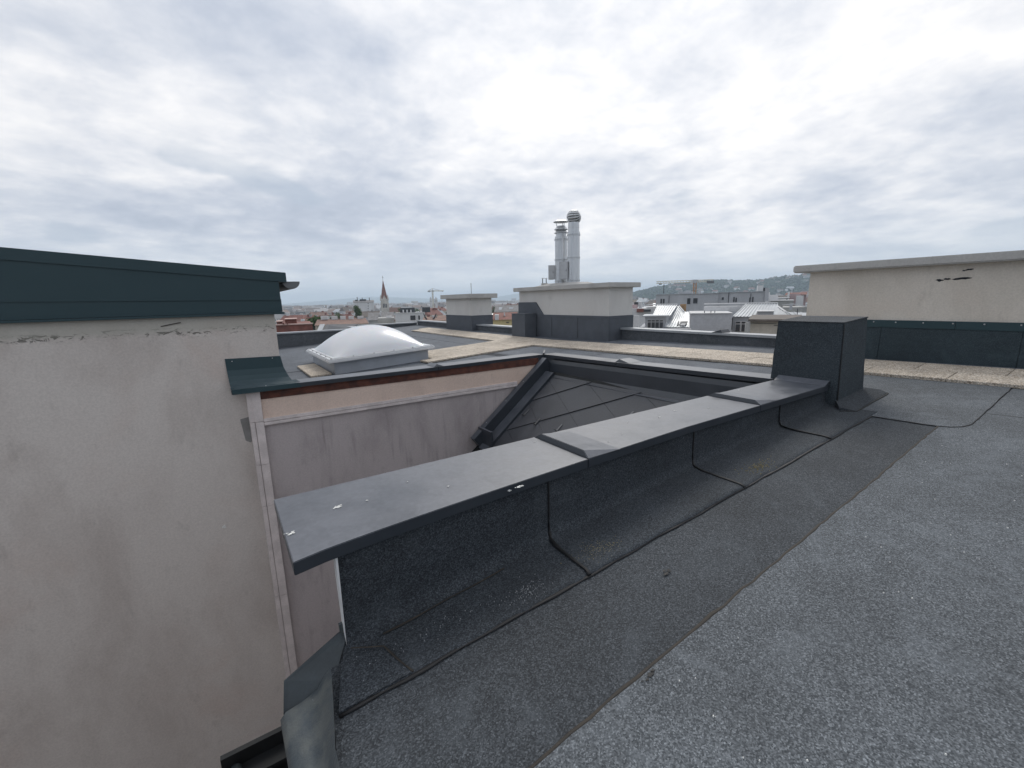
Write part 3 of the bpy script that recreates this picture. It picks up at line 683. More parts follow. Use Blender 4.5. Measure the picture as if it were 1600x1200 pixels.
# ------------------------------------------------------------------ plastered chimneys
def chimney(name, label, x0, x1, y0, y1, zb, zg, zw, zc, ov):
    t = thing(name, label, 'chimney', (0, 0, 0))
    B('plaster_body', 'plaster_chimney', t, x0, x1, y0, y1, zb, zw+.01)
    B('cap', 'concrete_cap', t, x0-ov, x1+ov, y0-ov, y1+ov, zw, zc, .015)
    e = .03
    for nm, a in (('skirt_sheet', (x0-e, x0-.001, y0-e, y1+e)), ('skirt_sheet', (x0-.001, x1+e, y0-e, y0-.001))):
        o = B(nm, 'curb_dark', t, *a, zb-.1, zg-.08, .004)
    B('flashing_strip', 'curb_dark', t, x0-e-.008, x0-.0005, y0-e-.008, y1+e, zg-.078, zg, .003); B('flashing_strip', 'curb_dark', t, x0-.0005, x1+e, y0-e-.008, y0-.0005, zg-.078, zg, .003)
    return t
simple('curb_dark', (.082, .092, .108), .8, var=.12, scale=3, bmp=.15)
big = chimney('chimney', 'wide white plastered chimney block carrying two steel flues', 10.26, 11.33, 9.79, 14.7, .05, .965, 1.85, 2.0, .18)
B('skirt_step', 'curb_dark', big, 10.215, 10.255, 13.56, 14.72, .90, 1.43, .004)
MB().extrude([(10.215, 13.07, .94), (10.215, 13.558, .94), (10.215, 13.558, 1.43)], (.04, 0, 0)).build('skirt_step', 'curb_dark', big)
for yy in (11.2, 12.6): bead([(10.225, yy, .2), (10.225, yy, .88)], .006, big, amp=0, seed=yy)
MB().add([(10.35, 11.2, 2.0), (11.3, 11.2, 2.0), (11.3, 13.9, 2.0), (10.35, 13.9, 2.0), (10.62, 11.7, 2.11), (11.15, 11.7, 2.11), (11.15, 13.3, 2.11), (10.62, 13.3, 2.11)],
   [(0, 3, 2, 1), (4, 5, 6, 7), (0, 1, 5, 4), (1, 2, 6, 5), (2, 3, 7, 6), (3, 0, 4, 7)]).build('mortar_bed', 'concrete_cap', big)
small = chimney('chimney', 'small square white plastered chimney left of the wide chimney', 10.13, 11.25, 18.5, 21.25, .0, .84, 1.65, 1.86, .22)
lr = MB().tube([(10.7, 19.5, 1.85), (10.7, 19.5, 2.4)], .014, 6).build('rod', 'steel_dark', small)
blk = thing('roof_block', 'low grey membrane block standing against the wide chimney', 'roof curb', (0, 0, 0))
MB().box(9.66, 10.20, 13.5, 14.4, .0, 1.0).build('block_body', 'curb_dark', blk, .012)
B('block_top', 'membrane_back', blk, 9.65, 10.21, 13.49, 14.41, 1.001, 1.012)

# ------------------------------------------------------------------ steel flues, vent pot, boxes
def seamed(z0, z1, r, bands):
    p = [(r, z0)]
    for b in bands: p += [(r, b-.034), (r+.018, b-.030), (r+.018, b-.006), (r-.004, b), (r+.018, b+.006), (r+.018, b+.030), (r, b+.034)]
    return p+[(r, z1)]
f1 = thing('steel_flue', 'steel flue with stacked collars and a flat rain hat', 'flue', (10.9, 12.86, 2.05))
MB().lathe(seamed(0, 1.73, .225, (.13, .90, 1.62)), seg=28).build('flue_pipe', 'steel', f1, smooth=False)
MB().lathe([(.19, 1.73), (.19, 1.85), (.16, 1.86), (.16, 2.10)], seg=24).build('neck', 'steel', f1)
for z in (1.86, 1.98): MB().lathe([(.17, z+.09), (.25, z), (.25, z-.012), (.165, z+.06)], seg=28, close=False).build('collar', 'steel', f1)
MB().lathe([(.28, 2.235), (.28, 2.25), (.20, 2.29), (.02, 2.31)], seg=28).build('rain_hat', 'steel', f1)
for a in (30, 150, 270): MB().tube([(.15*math.cos(R(a)), .15*math.sin(R(a)), 2.05), (.19*math.cos(R(a)), .19*math.sin(R(a)), 2.24)], .012, 6).build('hat_strut', 'steel', f1)
MB().tube([(-.10, -.22, .05), (-.10, -.22, 1.80)], .022, 8).build('side_pipe', 'steel', f1, smooth=True)
f2 = thing('steel_flue', 'steel flue topped by a round rotating cowl', 'flue', (10.9, 12.17, 2.05))
MB().lathe(seamed(0, 1.80, .218, (.13, .92, 1.70)), seg=28).build('flue_pipe', 'steel', f2)
MB().lathe([(.195, 1.80), (.195, 1.93), (.202, 1.94), (.195, 1.95), (.195, 2.12)], seg=28).build('neck', 'steel', f2)
cw = MB(); 
nv = 15
for k in range(nv):
    a0 = 2*math.pi*k/nv; pts_in = []; pts_out = []
    for i in range(9):
        ph = -1.0+2.2*i/8; tw = .5*ph
        for lst, da in ((pts_in, 0.), (pts_out, .27)):
            r_ = .262*math.cos(ph)*(1. if lst is pts_in else .955); a = a0+tw+da
            lst.append((r_*math.cos(a), r_*math.sin(a), .25*math.sin(ph)))
    o_ = len(cw.v); cw.v += pts_in+pts_out
    for i in range(8): cw.f.append((o_+i, o_+i+1, o_+9+i+1, o_+9+i)); cw.m.append(0)
cw.keep = True
o = cw.build('cowl_blades', 'steel', f2, smooth=True); o.location = (0, 0, 2.29); o.rotation_euler = (R(20), R(62), R(-35)); o.modifiers.new('thick', 'SOLIDIFY').thickness = .004
inn = MB().lathe([(.01, -.2)] + [(.215*math.cos(-1.2+2.4*i/10), .215*math.sin(-1.2+2.4*i/10)) for i in range(11)] + [(.01, .21)], seg=20).build('cowl_core', 'steel_dark', f2, smooth=True); inn.location = (0, 0, 2.29)
o = MB().lathe([(.10, .215), (.11, .235), (.02, .255)], seg=16).build('cowl_cap', 'steel', f2); o.location = (0, 0, 2.29); o.rotation_euler = (R(20), R(62), R(-35))
def cab(label, yc, zc, w, h, x):
    t = thing('control_box', label, 'control box', (x, yc, zc), R(48))
    MB().box(-.09, .09, -w/2, w/2, 0, h).build('box_body', 'steel_box', t, .008)
    MB().box(-.102, -.091, -w/2+.02, w/2-.02, .02, h-.02).build('box_door', 'steel_box', t, .003)
    MB().box(-.112, -.103, -w/2+.05, -w/2+.07, h*.45, h*.55).build('door_latch', 'steel_dark', t)
    return t
cab('small steel control box beside the flue with the flat hat', 13.12, 2.25, .24, .52, 10.66)
cab('larger steel control box mounted before the gap of the two flues', 12.36, 2.22, .30, .62, 10.60)
vp = thing('vent_pot', 'little vent pot with two uprights on the wide chimney cap', 'vent pot', (10.75, 13.68, 2.0))
MB().lathe([(.12, 0), (.12, .10), (.135, .10), (.135, .14), (.11, .14)], seg=16).build('pot_body', 'concrete_cap', vp)
for dx in (-.05, .05): MB().tube([(dx, -dx, .12), (dx, -dx, .32)], .018, 6).build('upright', 'steel_dark', vp)
MB().box(-.10, .10, -.07, .07, .32, .335).build('pot_lid', 'steel', vp)

# ------------------------------------------------------------------ roof dome
dome = thing('skylight_dome', 'white acrylic dome skylight on a grey curb behind the light well', 'skylight', (0, 0, 0))
X0, X1, Y0, Y1 = 2.28, 5.28, 11.98, 15.45; zf = lambda x: .085+.055*(x-2.3)
def slab(name, m, x0, x1, y0, y1, a, b, bev=0.): return MB().prism([(x0, y0), (x1, y0), (x1, y1), (x0, y1)], lambda x, y: zf(x)+b, lambda x, y: zf(x)+a).build(name, m, dome, bev)
slab('curb', 'curb_grey', X0+.16, X1-.16, Y0+.16, Y1-.16, -.8, -.06, .01)
slab('frame', 'dome_frame', X0, X1, Y0, Y1, -.07, .0, .012); slab('frame_lip', 'dome_frame', X0+.03, X1-.03, Y0+.03, Y1-.03, .0, .028, .01); slab('frame_rim', 'dome_frame', X0+.12, X1-.12, Y0+.12, Y1-.12, .028, .045, .008)
dm = MB(); N = 40
for j in range(N+1):
    for i in range(N+1):
        a, b = i/N*2-1, j/N*2-1; x = (X0+X1)/2+a*((X1-X0)/2-.19); y = (Y0+Y1)/2+b*((Y1-Y0)/2-.19)
        hh = max(0., (1-abs(a)**2.2)*(1-abs(b)**2.2))**.74
        dm.v.append((x, y, zf(x)+.046+.66*hh))
dm.f += [(j*(N+1)+i, j*(N+1)+i+1, (j+1)*(N+1)+i+1, (j+1)*(N+1)+i) for j in range(N) for i in range(N)]; dm.m += [0]*N*N; dm.keep = True
dm.build('acrylic_dome', 'dome_acrylic', dome, smooth=True)
k = 0
for i in range(6):
    for (x, y) in ((X0+.1+(X1-X0-.2)*i/5, Y0+.085), (X0+.085, Y0+.1+(Y1-Y0-.2)*i/5), (X1-.085, Y0+.1+(Y1-Y0-.2)*i/5)):
        MB().lathe([(.024, 0), (.024, .012), (.014, .028)], 0, 0, 8).build('frame_screw', 'steel_box', dome).location = (x, y, zf(x)+.03)

# ------------------------------------------------------------------ far parapets of our roof
def low_parapet(label, p0, p1, zt, thick, sheets=3):
    t = thing('low_parapet', label, 'parapet', (0, 0, 0)); p0, p1 = Vector((*p0, 0)), Vector((*p1, 0)); d = (p1-p0).normalized(); nr = Vector((-d.y, d.x, 0))*thick
    for i in range(sheets):
        a, b = p0.lerp(p1, i/sheets), p0.lerp(p1, (i+1)/sheets)-d*.004
        MB().prism([a[:2], b[:2], (b+nr)[:2], (a+nr)[:2]], zt-.05, -.9).build('upstand_sheet', 'membrane_mid', t)
        c = nr.normalized()*.05
        MB().prism([(a-c)[:2], (b-c)[:2], (b+nr+c)[:2], (a+nr+c)[:2]], zt, zt-.06).build('coping_piece', 'coping_pale', t, .004)
    return t
membrane('membrane_mid', (.03, .034, .038), (.072, .08, .09), (.12, .13, .142), (.09, .09, .09), .2)
simple('coping_pale', (.34, .355, .37), .4, metal=.2, var=.1, scale=1.5)
low_parapet('dark back parapet left of the dome skylight', (-2, 21.45), (5.6, 21.45), .36, .4, 3)
low_parapet('short parapet running away behind the dome skylight', (5.61, 21.95), (5.61, 26.0), .37, -.35, 2)
low_parapet('far low parapet between the dome and the small chimney', (5.2, 26.05), (10.35, 26.05), .30, .4, 3)
low_parapet('low parapet running from the far corner behind the small chimney', (10.72, 26.0), (10.72, 14.75), .42, -.35, 4)
rp = low_parapet('low parapet between the wide chimney and the capped wall', (10.76, 9.72), (10.76, 4.2), .58, .35, 2)
MB().add([(10.72, 6.6, .58), (11.1, 6.6, .58), (11.08, 6.35, .66), (10.73, 6.35, .66), (11.1, 6.3, .58), (10.72, 6.3, .58)], [(0, 3, 2, 1), (3, 5, 4, 2), (0, 5, 3), (1, 2, 4), (0, 1, 4, 5)]).build('seam_lip', 'coping_metal', rp)
flp = thing('tilted_metal_sheet', 'dark tilted metal sheet with pale rim behind the back parapet', 'roof sheet', (0, 0, 0))
MB().extrude([(4.1, 22.6, .12), (5.5, 22.6, .30), (6.4, 24.6, .40), (4.75, 24.6, .47)], (0, 0, .03)).build('sheet_panel', 'dark', flp)
MB().extrude([(3.8, 22.55, .05), (4.05, 22.55, .08), (4.70, 24.6, .475), (4.45, 24.6, .47)], (0, 0, .045)).build('sheet_rim', 'coping_pale', flp)

# ------------------------------------------------------------------ neighbouring houses, surveyed by bearing and distance
def place(b, d): return (d*math.cos(R(b)), d*math.sin(R(b)), 0.), R(b)-math.pi/2
def build_house(name, label, cat, group, b, d, parts):
    loc, rot = place(b, d); t = thing(name, label, cat, loc, rot, group); last = None
    for i, p in enumerate(parts):
        k, n, m = p[:3]; mb = MB(); par_ = t
        if k == 'b':
            e = .002*(i % 7); mb.box(p[3], p[4], p[5]-e, p[6]+e, p[7], p[8])
        elif k == 'g':
            _, _, _, x0, x1, y0, y1, ze, zr = p; ym = (y0+y1)/2
            mb.add([(x0, y0, ze), (x1, y0, ze), (x1, y1, ze), (x0, y1, ze), (x0+.3, ym, zr), (x1-.3, ym, zr)], [(0, 3, 2, 1), (0, 1, 5, 4), (2, 3, 4, 5), (1, 2, 5), (3, 0, 4)])
        elif k == 'q':
            P = [Vector(q) for q in p[3]]; nn = (P[1]-P[0]).cross(P[-1]-P[0]).normalized()
            if nn.y > 0: nn = -nn
            nb = p[4]; off = .09 if nb == 0 else .06
            mb.extrude([q+nn*(.02 if nb == 0 else 0) for q in P], nn*-off)
            if nb:
                a0, a1 = P[0], P[1]; b0, b1 = P[-1], P[2]
                if len(P) > 4: b0, b1 = P[-1], P[2]
                top_r = P[3] if len(P) > 4 else P[2]
                for j in range(nb+1):
                    t_ = j/nb; lo = a0.lerp(a1, t_); hi = b0.lerp(b1, t_)
                    if len(P) > 4:      # the upper outline steps down from the ridge
                        poly = [P[-1], *P[-2:2:-1], P[2]]; L_ = [(poly[q+1]-poly[q]).length for q in range(len(poly)-1)]; S_ = sum(L_)*t_
                        for q, l_ in enumerate(L_):
                            if S_ <= l_+1e-6: hi = poly[q].lerp(poly[q+1], S_/l_); break
                            S_ -= l_
                    w_ = (a1-a0).normalized()*.03
                    mb.extrude([lo-w_, lo+w_, hi+w_, hi-w_], nn*.05)
        elif k == 'c':
            mb.lathe([(p[5], p[6]), (p[5], p[7])], p[3], p[4], 8)
        if n == 'pane' and last: par_ = last
        o = mb.build(n, m, par_)
        if n in ('window_frame', 'roof_window'): last = o
    return t
CITY = [
 ('brick_house', 'red brick house with stepped terrace walls behind the dark back parapet', 'house', None, 82.06, 46, [
   ('b','wall','brick',-1.88,1.19,0,9,-22.0,-0.31),
   ('b','wall_coping','pink',-1.91,1.25,-0.15,0.4,-0.3,-0.21),
   ('b','wall','brick',-1.87,-1.44,2,5,-0.3,-0.05),
   ('b','wall_coping','pink',-1.92,-1.37,1.9,5.1,-0.05,0.01),
   ('b','chimney_stack','brick',-1.12,-0.13,1.5,4,-0.32,0.17),
   ('b','chimney_cap','pink',-1.17,-0.07,1.3,4.2,0.17,0.23),
   ('b','pier','brick',-1.3,-1.17,-0.3,0.2,-0.22,-0.05),
   ('b','pier','brick',-0.96,-0.86,-0.3,0.2,-0.24,-0.12),
 ]),
 ('tile_roof_house', 'long house with orange brown tile roof and five white chimneys', 'house', None, 76.99, 84, [
   ('b','wall','cream',-4.85,4.09,0,10,-22.0,-2.01),
   ('g','roof','tile',-4.94,4.16,-0.5,10.5,-2.1,-1.26),
   ('b','chimney','white',-3.99,-2.79,4.2,5.4,-1.3,-0.66),
   ('b','chimney','white',-2.19,-1.15,4.2,5.4,-1.36,-0.72),
   ('b','chimney','white',-0.65,0.3,4.2,5.4,-1.42,-0.77),
   ('b','chimney','white',0.81,1.77,4.2,5.4,-1.48,-0.82),
   ('b','chimney','white',2.4,3.49,4.2,5.4,-1.54,-0.88),
 ]),
 ('white_apartment_block', 'plain white apartment block with antennas left of the church spire', 'apartment block', None, 74.57, 352, [
   ('b','wall','white',-7.34,7.29,0,14,-22.0,2.25),
   ('g','roof','greyroof',-7.78,7.74,-0.5,14,2.25,3.71),
   ('b','roof_plant','dark',-2.66,1.95,4,7,3.22,4.42),
   ('b','roof_plant','dark',-5.91,-4.08,4,6,3.33,4.04),
   ('c','antenna','dark',-4.37,5,0.25,3.32,6.18),
   ('c','antenna','dark',-0.72,5,0.2,3.24,5.63),
   ('c','antenna','dark',4.38,5,0.25,3.12,5.53),
   ('b','window','window',2.84,3.53,-0.1,0.1,0.89,1.46),
   ('b','window','window',2.69,3.38,-0.1,0.1,-1.02,-0.44),
   ('b','window','window',2.53,3.22,-0.1,0.1,-2.92,-2.35),
   ('b','window','window',2.37,3.06,-0.1,0.1,-4.83,-4.26),
 ]),
 ('pale_modern_house', 'pale flat house with two dark openings below a dark mansard', 'house', None, 69.06, 112, [
   ('b','wall','white',-3.72,3.53,0,9,-22.0,-1.13),
   ('b','window','window',-0.08,1.15,-0.1,0.1,-2.87,-1.77),
   ('b','window','window',1.85,2.24,-0.1,0.1,-2.84,-1.82),
   ('b','railing','white',-3.7,3.54,-0.2,0,-1.12,-1.0),
   ('b','mansard','dark',-2.48,1.15,3,8,-1.1,0.1),
   ('b','mansard','dark',3.07,5.0,3,8,-1.16,0.13),
   ('b','dormer','white',-1.88,-1.56,2.7,3,-1.03,-0.35),
   ('b','dormer','white',-0.94,-0.62,2.7,3,-1.06,-0.38),
   ('b','dormer','white',0.01,0.33,2.7,3,-1.09,-0.4),
 ]),
 ('hip_roof_house', 'small house with orange hip roof beside the small chimney', 'house', None, 65.07, 72, [
   ('b','wall','cream',-0.98,1.27,0,7,-22.0,-1.45),
   ('g','roof','tile',-1.08,1.36,-0.5,7.5,-1.53,-0.79),
 ]),
 ('ornate_roof_house', 'orange roof with dark bent iron ornaments between pale house and small chimney', 'house', None, 66.6, 66, [
   ('b','wall','cream',-1.19,1.04,0,6,-22.0,-1.23),
   ('g','roof','tile',-1.28,1.12,-0.4,6.4,-1.31,-0.77),
   ('b','chimney','white',0.26,0.64,2.5,3.2,-1.06,-0.53),
   ('q','iron_ornament','dark',[(-1.0,1,-0.2),(-0.9,1,-0.16),(-0.7,1,-0.68),(-0.44,1,-1.02),(-0.54,1,-1.21),(-0.85,1,-0.87)],0),
   ('q','iron_ornament','dark',[(0.84,1,-0.21),(0.92,1,-0.31),(0.7,1,-0.92),(0.3,1,-1.28),(0.12,1,-1.18),(0.52,1,-0.82)],0),
 ]),
 ('grey_roof_house', 'low grey tiled roof in front of the church tower', 'house', None, 72.76, 150, [
   ('b','wall','stone',-3.66,4.36,0,12,-22.0,-4.04),
   ('g','roof','greyroof',-4.04,4.76,-0.5,12.5,-4.02,-1.69),
   ('b','chimney','white',-0.08,0.33,3,4,-4.13,-1.51),
 ]),
 ('flat_roof_house', 'grey flat roof house left of the pale house', 'house', None, 71.7, 95, [
   ('b','wall','stone',-2.3,1.02,0,8,-22.0,-1.63),
   ('b','roof_box','white',-0.5,0.55,2,4,-1.71,-1.31),
 ]),
 ('red_roof_house', 'house with red tile roof and yellow wall between the two chimneys', 'house', None, 57.2, 64, [
   ('b','wall','yellow',-1.75,2.35,0,8,-22.0,-1.26),
   ('g','roof','redtile',-1.83,2.43,-0.4,8.4,-1.29,-0.36),
   ('b','gable_dormer','white',-1.25,-0.7,-0.6,1.5,-1.3,-0.57),
   ('b','window','window',0.38,0.76,-0.1,0.1,-1.78,-1.65),
   ('b','chimney','white',0.05,0.24,1.5,2.2,-0.85,-0.34),
 ]),
 ('skylight_roof_house', 'grey roof with pale roof windows between the two chimneys', 'house', None, 56.38, 150, [
   ('b','wall','stone',-4.87,5.57,0,10,-22.0,-2.28),
   ('g','roof','greyroof',-5.29,5.99,-0.5,10.5,-2.49,-0.42),
   ('q','roof_window','sheet',[(-3.8,1.1,-2.0),(-2.93,1.1,-2.02),(-2.48,2.6,-0.98),(-3.59,2.6,-0.95)],0),
   ('q','roof_window','sheet',[(-0.52,1.0,-2.29),(0.79,1.0,-2.32),(1.27,2.6,-1.06),(-0.05,2.6,-1.03)],0),
 ]),
 ('metal_roof_house', 'house with pale standing seam metal roofs and a four pane dormer', 'house', None, 35.47, 40, [
   ('b','terrace_wall','white',-3.55,-3.03,-2,-1.6,-22.0,-0.03),
   ('b','terrace_wall','white',-3.06,1.09,-1.2,-0.8,-22.0,-1.14),
   ('b','house_wall','wallgrey',-3.17,1.1,1.5,9,-22.0,-1.18),
   ('b','dormer_wall','wallgrey',-2.65,-0.97,0,2.5,-1.2,-0.15),
   ('b','dormer_eave','sheet',-2.85,-0.86,-0.35,2.6,-0.17,-0.08),
   ('b','window_frame','white',-2.45,-2.13,-0.12,0.05,-1.19,-0.44),
   ('b','pane','window',-2.42,-2.15,-0.16,-0.1,-0.6,-0.48),
   ('b','pane','window',-2.41,-2.15,-0.16,-0.1,-1.15,-0.67),
   ('b','window_frame','white',-2.12,-1.8,-0.12,0.05,-1.19,-0.44),
   ('b','pane','window',-2.09,-1.83,-0.16,-0.1,-0.6,-0.48),
   ('b','pane','window',-2.08,-1.82,-0.16,-0.1,-1.15,-0.67),
   ('b','window_frame','white',-1.79,-1.48,-0.12,0.05,-1.19,-0.45),
   ('b','pane','window',-1.76,-1.5,-0.16,-0.1,-0.6,-0.48),
   ('b','pane','window',-1.76,-1.49,-0.16,-0.1,-1.15,-0.67),
   ('b','window_frame','white',-1.45,-1.13,-0.12,0.05,-1.19,-0.45),
   ('b','pane','window',-1.42,-1.16,-0.16,-0.1,-0.6,-0.49),
   ('b','pane','window',-1.41,-1.15,-0.16,-0.1,-1.15,-0.67),
   ('q','roof_plane','sheet',[(-2.04,1.0,-0.15),(-0.62,1.0,-0.16),(-0.09,4.5,0.67),(-1.81,4.5,0.7)],8),
   ('b','ridge_coping','white',-2.76,-0.04,4.5,5.2,0.7,0.79),
   ('q','roof_plane','sheet',[(-1.0,-0.2,-1.07),(1.04,-0.2,-1.1),(1.09,3.4,0.05),(0.52,3.4,0.08),(0.11,4.6,0.59),(-0.1,4.6,0.6)],9),
   ('q','roof_window','dark',[(-0.11,0.05,-0.97),(0.68,0.05,-0.97),(0.86,1.0,-0.67),(0.03,1.0,-0.66)],0),
   ('q','pane','white',[(0.25,-0.02,-0.92),(0.63,-0.02,-0.92),(0.7,0.35,-0.82),(0.37,0.35,-0.81)],0),
   ('b','party_wall','tan',0.18,0.72,4.7,5.1,0.05,0.75),
   ('q','verge_coping','white',[(0.02,4.4,0.6),(0.16,4.4,0.59),(0.59,3.2,0.1),(0.46,3.2,0.1)],0),
   ('b','party_wall','wallgrey',1.0,4.14,-0.4,5,-22.0,0.04),
   ('b','wall_coping','white',0.99,4.15,-0.5,5.1,0.04,0.09),
   ('c','railing_post','dark',2.08,0,0.03,0.03,0.26),
   ('c','railing_post','dark',2.57,0,0.03,0.02,0.26),
   ('c','railing_post','dark',2.86,0,0.03,0.02,0.25),
 ]),
 ('seam_roof_house', 'house with standing seam roof and a two pane window right of the blank wall', 'house', None, 27.29, 41, [
   ('b','house_wall','wallgrey',-1.57,-0.28,0,7,-22.0,-0.27),
   ('b','window_frame','white',-1.32,-0.48,-0.12,0.05,-1.49,-0.65),
   ('b','pane','window',-1.28,-0.96,-0.16,-0.1,-0.82,-0.69),
   ('b','pane','window',-0.85,-0.52,-0.16,-0.1,-0.82,-0.69),
   ('b','pane','window',-1.27,-0.95,-0.16,-0.1,-1.47,-0.91),
   ('b','pane','window',-0.83,-0.51,-0.16,-0.1,-1.46,-0.91),
   ('q','roof_plane','sheet',[(-1.49,-0.2,-0.26),(1.56,-0.2,-0.27),(1.73,4,0.62),(-0.68,4,0.66)],12),
   ('b','ridge_coping','white',-4.19,1.77,4,4.8,0.67,0.76),
   ('b','roof_deck','white',-4.1,-0.66,3.2,5,0.03,0.51),
   ('b','chimney_block','wallgrey',0.24,1.34,-0.6,1.2,-0.47,0.13),
   ('b','chimney_cap','white',0.19,1.38,-0.8,1.4,0.14,0.19),
   ('c','downpipe','dark',-1.56,-0.15,0.05,-1.34,-0.34),
 ]),
 ('gable_roof_house', 'pale metal gable roof beside the tall white wall', 'house', None, 23.85, 44, [
   ('b','house_wall','wallgrey',-1.33,1.37,0,6,-22.0,-0.51),
   ('q','roof_plane','sheet',[(-1.23,-0.1,-0.51),(1.28,-0.1,-0.51),(1.29,1.6,-0.15),(-0.3,1.6,-0.08),(-1.18,4,0.51),(-1.44,4,0.52)],9),
   ('q','verge_coping','white',[(-1.34,3.9,0.55),(-1.13,3.9,0.54),(-0.21,1.5,-0.06),(-0.4,1.5,-0.06)],0),
   ('c','mast','dark',0.54,1,0.03,-0.53,0.23),
 ]),
 ('beige_house', 'beige flat house with a brown roof edge left of the black box', 'house', None, 25.72, 33, [
   ('b','house_wall','beige',-1.1,2.07,0,6,-22.0,-0.24),
   ('b','roof_slab','brownroof',-1.2,2.02,-0.5,6.5,-0.2,-0.07),
   ('b','conduit','dark',0.26,0.86,-0.06,0,-0.51,-0.48),
   ('b','conduit','dark',-1.09,0.4,-0.06,0,-0.37,-0.35),
   ('c','rain_barrel','stone',-1.21,-0.4,0.16,-0.91,-0.29),
 ]),
 ('green_gable_house', 'grey green house with white verge right of the metal roofs', 'house', None, 23.38, 62, [
   ('b','house_wall','stone',-1.36,1.44,0,6,-22.0,-0.12),
   ('q','verge_coping','white',[(-1.38,-0.1,0.2),(-0.23,-0.1,0.31),(1.31,-0.1,-0.05),(1.32,-0.1,-0.2),(-0.22,-0.1,0.19),(-1.37,-0.1,0.11)],0),
   ('b','chimney','wallgrey',-0.6,-0.31,-1.2,-0.5,-0.37,0.29),
 ]),
 ('grey_penthouse', 'long light grey penthouse block below the right crane', 'apartment block', None, 31.79, 98, [
   ('b','wall','wallgrey',-10.79,1.09,0,9,-22.0,1.81),
   ('b','wall','wallgrey',1.07,9.49,0.6,9,-22.0,1.92),
   ('b','roof_edge','sheet',-10.84,1.13,-0.2,9,1.81,1.9),
   ('b','roof_edge','sheet',1.11,9.52,0.4,9,1.92,2.01),
   ('b','upper_wall','wallgrey',-6.58,-3.8,3,7,1.92,2.36),
   ('b','door','window',-4.59,-3.98,-0.1,0.1,-0.2,0.97),
   ('b','window','window',-3.45,-2.64,-0.1,0.1,-0.09,0.94),
   ('b','window','window',-9.84,-9.52,-0.1,0.1,0.03,0.96),
   ('b','window','window',-9.33,-9.01,-0.1,0.1,0.02,0.94),
   ('b','window','window',1.83,2.18,0.5,0.7,0.51,1.01),
   ('b','window','dark',3.9,4.13,0.5,0.7,0.03,1.03),
   ('b','window','dark',4.3,4.53,0.5,0.7,0.02,0.89),
   ('b','window','dark',6.72,6.94,0.5,0.7,-0.03,0.84),
   ('b','window','dark',7.21,7.43,0.5,0.7,-0.04,0.95),
   ('b','plant_box','white',8.1,9.09,2,3.5,2.05,3.13),
   ('c','pipe','dark',9.4,2,0.3,1.82,2.68),
   ('c','pipe','wallgrey',9.61,0.2,0.35,0.17,2.59),
   ('c','mast','dark',-9.46,2,0.07,2.01,4.01),
   ('c','mast','wallgrey',-2.38,2,0.25,1.82,2.86),
   ('c','mast','dark',6.92,0.4,0.05,0.71,1.7),
   ('c','downpipe','dark',3.04,0.4,0.06,-0.21,1.92),
   ('c','downpipe','dark',-8.14,-0.2,0.05,0.0,1.58),
 ]),
 ('white_terrace_house', 'white flat roofed house at the far left of the right hand roofs', 'house', None, 39.18, 70, [
   ('b','wall','white',-2.31,1.52,0,8,-22.0,-0.25),
   ('b','upper_wall','pinkwall',-2.07,-1.3,1,4,-0.25,0.33),
   ('b','upper_wall','white',-1.14,-0.66,2,5,-0.29,0.74),
   ('b','roof_box','dark',-1.8,-1.23,1.5,3,0.32,0.71),
   ('b','planter','dark',-0.33,0.69,-0.6,-0.1,-0.72,-0.38),
   ('b','planter','brick',-1.35,-0.33,-0.6,-0.1,-0.75,-0.27),
   ('b','roof_slab','white',0.03,1.71,1,6,-0.1,-0.01),
 ]),
 ('pink_house', 'pink house with white chimneys at the foot of the wooded hill', 'house', None, 23.14, 190, [
   ('b','wall','pinkwall',-3.34,0.36,0,10,-22.0,1.23),
   ('b','wall','white',-8.26,-3.06,-8,2,-22.0,-0.3),
   ('b','roof_slab','white',-8.66,-2.89,-8.4,2.4,-0.29,0.04),
   ('b','wall','pinkwall',0.37,2.11,2,10,-22.0,1.15),
   ('b','wall','white',-0.91,1.35,-5,-1,-22.0,0.54),
   ('b','chimney','white',-3.57,-2.98,-1,1,-0.31,1.96),
   ('b','window','window',-3.81,-3.24,-8.2,-8,-0.89,-0.41),
   ('g','roof','redtile',-4.5,2.5,0,10,0.88,1.67),
 ]),
 ('cream_terrace_house', 'cream house with flat terraces right of the grey penthouse', 'house', None, 25.29, 120, [
   ('b','wall','white',-2.04,0.41,0,6,-22.0,1.17),
   ('b','wall','stone',-1.0,3.43,-3,4,-22.0,-0.14),
   ('b','roof_slab','white',-1.14,3.53,-3.3,4.3,-0.14,0.0),
   ('b','chimney','white',-1.71,-1.32,1,2,1.18,1.85),
 ]),
]
for h in CITY: build_house(*h)

